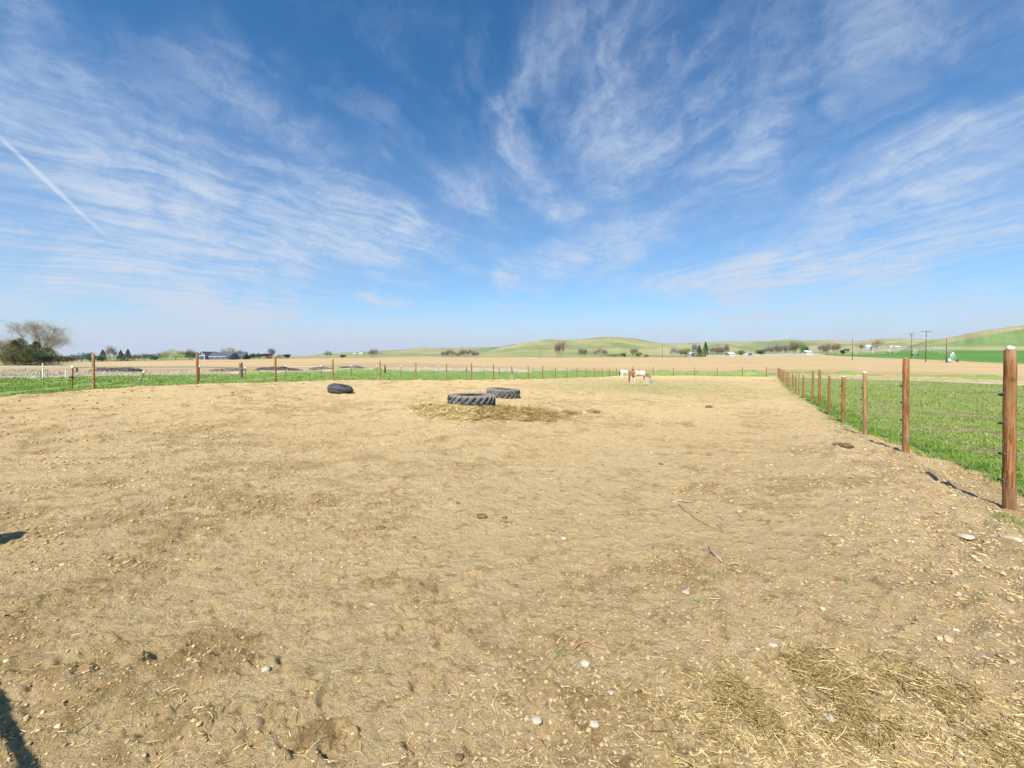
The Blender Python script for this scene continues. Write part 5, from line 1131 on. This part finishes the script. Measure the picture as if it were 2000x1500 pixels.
mb = MB(); gx0, gx1 = k0(436), k0(446.5); mb.add([(gx0, 1.5, zz(695)), (gx1, 1.5, zz(699)), (gx1, 15, zz(699)), (gx0, 15, zz(695)), (gx0, 1.5, zz(695) + .2), (gx1, 1.5, zz(699) + .2), (gx1, 15, zz(699) + .2), (gx0, 15, zz(695) + .2)], [(0, 1, 2, 3), (4, 7, 6, 5), (0, 4, 5, 1), (1, 5, 6, 2), (2, 6, 7, 3), (3, 7, 4, 0)])
mb.build('lean_to_roof', M['roof'], bn); mb = MB()
for q in (1.8, 8, 14.6): mb.bar((gx1 - .3, q, 0), (gx1 - .3, q, zz(699) + .02), .2, .2)
mb.build('lean_to_post', M['siding'], bn)
mb = MB(); mb.box((k0(404), -4.5, .1), (11, 1.2, .35)); o = mb.build('concrete_apron', M['wall_white'], bn)
# house beside it
x, y = at(457, 312); gz = g1(x, y); hs = empty('house', (x, y, gz)); tag(hs, 'small dark roofed house half hidden right of the tan tree', 'house'); s_ = 312 / F; zz = lambda p: top_h(p, 312) - gz
gable(hs, 0, 17 * s_, 0, 8, zz(697), zz(690.5), 'x'); mb = MB(); mb.box((5 * s_, -.04, 1.5), (1.4, .06, 1.2)); mb.box((11 * s_, -.04, 1.5), (1.4, .06, 1.2)); mb.build('window', M['glass'], hs); mb = MB(); mb.box((8 * s_, -.04, 1.05), (1, .06, 2.1)); mb.build('door', M['trim'], hs)
def little(px0, px1, ytop, yb, wall, roof, label, name='house', z=None, axis='x', dd=8, he_k=.55):
    z = z or find_z((px0 + px1) / 2, yb, 400); x, y = at(px0, z); w = (px1 - px0) * z / F; gz = min(g1(x, y), g1(x + w, y)); h = top_h(ytop, z) - gz
    b = empty(name, (x, y, gz)); tag(b, label, name.replace('_', ' ')); gable(b, 0, w, 0, dd, h * he_k, h, axis, wall, roof, .3)
    for q in (.25, .7):
        mb = MB(); mb.box((w * q, -.05, h * .3), (w * .12, .08, h * .22)); mb.build('window', M['glass'], b)
    mb = MB(); mb.box((w * .48, -.05, h * .2), (w * .09, .08, h * .4)); mb.build('door', M['trim'], b)
    return b
little(1692, 1703, 674, 681, 'wall_blue', 'roof_pale', 'pale blue house on the far slope, left half under the tan tree'); little(1704, 1719, 676, 681.5, 'wall_white', 'roof_pale', 'long white roofed house on the far slope right of the blue one')
little(1738, 1747, 675.5, 680, 'wall_white', 'roof_pale', 'small white shed with dark door on the far slope', 'shed'); little(1749, 1759, 675.5, 680, 'wall_white', 'roof_pale', 'white shed at the right end of the far slope buildings', 'shed')
little(1575, 1587, 684.5, 690.5, 'wall_white', 'roof_pale', 'pale low house between the two groves', z=355); little(1346, 1358, 688.5, 695, 'wall_white', 'roof_pale', 'white house left of the two dark conifers', z=384, he_k=.6)
little(1424, 1436, 688.5, 694, 'wall_white', 'roof_pale', 'white low shed right of the slim dark tree', 'shed', z=368); little(689, 695, 689.5, 692.5, 'wall_white', 'roof_pale', 'tiny white house on the left hill foot, left one', z=None); little(701, 708, 688.5, 692, 'wall_white', 'roof_pale', 'tiny white house on the left hill foot, right one')
little(1644, 1650, 684, 688, 'wall_white', 'roof', 'tiny pale house with dark roof right of the second grove')
# white hoop shelter
zh = 362; x, y = at(1465, zh); gz = g1(x, y); hp_ = empty('hoop_shelter', (x, y, gz)); tag(hp_, 'white rounded hoop shelter left of the big grey grove', 'shelter')
mb = MB(); R = 2.6; n = 12; vs = []
for yy in (0, 8):
    for rr_ in (R, R - .12):
        for i in range(n + 1): vs.append((rr_ * math.cos(PI * i / n), yy, rr_ * 1.15 * math.sin(PI * i / n)))
q = n + 1; fs = []
for i in range(n): fs += [(i, i + 1, 2 * q + i + 1, 2 * q + i), (q + i + 1, q + i, 3 * q + i, 3 * q + i + 1), (i + 1, i, q + i, q + i + 1), (2 * q + i, 2 * q + i + 1, 3 * q + i + 1, 3 * q + i)]
mb.add(vs, fs); mb.build('cover', M['wall_white'], hp_); mb = MB()
for i in range(0, n, 2): mb.tube([((R - .15) * math.cos(PI * i / n), -.05, (R - .15) * 1.15 * math.sin(PI * i / n)), ((R - .15) * math.cos(PI * (i + 2) / n), -.05, (R - .15) * 1.15 * math.sin(PI * (i + 2) / n))], .06, 5)
mb.build('hoop', M['galv'], hp_)
# white rail fence along the far field edge
wf = empty('rail_fence', (0, 0, 0)); tag(wf, 'long low white rail fence before the groves along the far field edge', 'fence')
pp = []
for i, p in enumerate(np.arange(1380, 1612, 5.2)):
    z = np.interp(p, [1380, 1520, 1600, 1620], [349, 340, 326, 315]); x, y = at(p, z); gz = g1(x, y); pp.append((x, y, gz)); mb = MB(); mb.bar((0, 0, -.2), (0, 0, 1.4), .22, .22); mb.box((0, 0, 1.43), (.28, .28, .06)); o = mb.build('fence_post', M['trim'], wf); o.location = (x, y, gz)
for hz_ in (.55, 1.2):
    mb = MB()
    for a, b in zip(pp[:-1], pp[1:]): mb.bar((a[0] + .11, a[1], a[2] + hz_), (b[0] - .11, b[1], b[2] + hz_), .05, .16)
    mb.build('rail', M['trim'], wf)

# ------------------------------------------------------------------ poles and the sprinkler line
def pole(px, yt, z, r, arms, label, mat='pole', ins=False):
    x, y = at(px, z); gz = g1(x, y); H = top_h(yt, z) - gz; root = empty('utility_pole', (x, y, gz)); tag(root, label, 'pole', 'utility poles')
    mb = MB(); mb.tube([(0, 0, -.3), (0, 0, H * .5), (0, 0, H)], [r, r * .85, r * .7], 8); mb.build('shaft', M[mat], root, True)
    for (dz_, w) in arms:
        mb = MB(); mb.box((0, -r - .06, H - dz_), (w, .12, .16)); mb.build('crossarm', M[mat], root); mb = MB()
        for q in (-.46, -.25, .25, .46): mb.tube([(q * w, -r - .06, H - dz_ + .08), (q * w, -r - .06, H - dz_ + .32)], [.07, .09], 6)
        mb.build('insulator', M['galv'] if ins else M['pole'], root)
    return root, (x, y, gz + H)
pA, hA = pole(1808, 645.5, 168, .17, ((.5, 4.6),), 'tallest pole with a wide crossarm and transformers behind the fence at right'); mb = MB()
for q, dz_ in ((-1.1, 1.7), (1.3, 1.9), (.9, 3.4), (-.9, 3.5), (1.9, 1.8)): mb.tube([(q * .9, -.2, hA[2] - pA.location.z - dz_), (q * .9, -.2, hA[2] - pA.location.z - dz_ + .36)], [.15, .15], 8)
mb.bar((-1.1, -.2, hA[2] - pA.location.z - 3.4), (1.1, -.2, hA[2] - pA.location.z - 3.4), .10, .12); mb.build('transformer', M['galv'], pA, True)
pole(1779.5, 651, 215, .16, ((.3, 3.4), (1.5, 2.2)), 'pole with two short crossarms left of the tallest pole'); pole(1848, 661, 158, .19, (), 'plain dark pole beside the white sprinkler tower')
pole(1664.5, 660.5, 210, .16, (), 'plain grey pole at the right end of the bare field', 'pole'); pole(1293.5, 667.5, 300, .15, (), 'single thin pole below the right shoulder of the main hill')
pole(1054.5, 672, 330, .14, ((1.2, 1.2),), 'thin pole with a pale box left of the tall slim bare trees', 'post_old', True)
# far mast on the ridge
z = 2150; x, y = at(902, z); gz = H1(x, y); mb = MB(); mb.tube([(-3, 0, -2), (-2.6, 0, 12)], 1.0, 6); mb.tube([(4, 0, -2), (4, 0, 9)], .8, 6); mb.box((0, 0, 5), (8, .8, .8)); o = mb.build('mast', M['pole']); o.location = (x, y, gz); tag(o, 'tiny twin mast on the skyline of the left hills', 'mast')
# centre pivot sprinkler
pv = empty('pivot_sprinkler', (0, 0, 0)); tag(pv, 'long galvanised wheeled sprinkler line with arched trusses across the green crop', 'sprinkler')
tw = [(1861, 166), (1787, 262), (1738, 352), (1705, 430), (1672, 520)]
tops_ = []
for i, (p, z) in enumerate(tw):
    x, y = at(p, z); gz = g1(x, y); h = 3.9 if i == 0 else 4.0; tops_.append(Vector((x, y, gz + h)))
    mb = MB(); w = 1.75; t_ = .10 if i == 0 else .16
    for sgn in (-1, 1):
        mb.tube([(sgn * w, 0, .3), (sgn * .12, 0, h)], t_, 6)
    for hz_ in (.35, 1.25, 2.2): mb.tube([(-w * (1 - hz_ / h), 0, hz_), (w * (1 - hz_ / h), 0, hz_)], t_ * .6, 5)
    if i == 0: mb.tube([(0, 0, .35), (0, 0, h)], t_ * .8, 6)
    o = mb.build('tower', M['galv'], pv, True); o.location = (x, y, gz)
    mb = MB()
    for sgn in (-1, 1): mb.tube([(sgn * w - .15, 0, .55), (sgn * w + .15, 0, .55)], .55, 12)
    mb.build('wheel', M['rubber_old'], o, False)
for i in range(len(tops_) - 1):
    a, b = tops_[i], tops_[i + 1]; n = 8; mb = MB(); arc = lambda t: a.lerp(b, t) + Vector((0, 0, 1.1 * 4 * t * (1 - t)))
    mb.tube([arc(t / 16) for t in range(17)], .13, 6, False); mb.build('pipe', M['galv'], pv, True); mb = MB()
    low = [arc((k + .5) / n) + Vector((0, 0, -1.5)) for k in range(n)]
    side = (b - a).cross(Vector((0, 0, 1))).normalized() * .8
    for sg_ in (-1, 1):
        for k in range(n):
            l = low[k] + side * sg_; mb.tube([arc(k / n), l], .05, 4); mb.tube([l, arc((k + 1) / n)], .05, 4)
            if k: mb.tube([low[k - 1] + side * sg_, l], .035, 4)
    mb.build('truss', M['galv'], pv, True)
x, y = at(1854, 160); gz = g1(x, y); mb = MB(); mb.tube([(0, 0, 0), (0, 0, 1.3), (0, 0, 1.5)], [.55, .55, .2], 12); o = mb.build('water_tank', M['wall_blue'], None, True); o.location = (x, y, gz); tag(o, 'small pale blue tank between the plain dark pole and the sprinkler tower', 'tank')
print('scene built', nR, nA)

# ------------------------------------------------------------------ far air
hm = bpy.data.materials.new('haze_air'); hm.use_nodes = True; T = NT(hm.node_tree)
pv_ = T.n('ShaderNodeVolumePrincipled', Color=(.90, .94, 1.0, 1), Density=.00009, Anisotropy=.3); T.n('ShaderNodeOutputMaterial', Volume=pv_.outputs[0])
zmin = float(GZ2.min()) - 1; zmax = float(GZ2.max()) + 4
mb = MB(); mb.box((0, 0, (zmin + zmax) / 2), (7000, 7000, zmax - zmin)); tag(mb.build('haze', hm), kind='stuff')
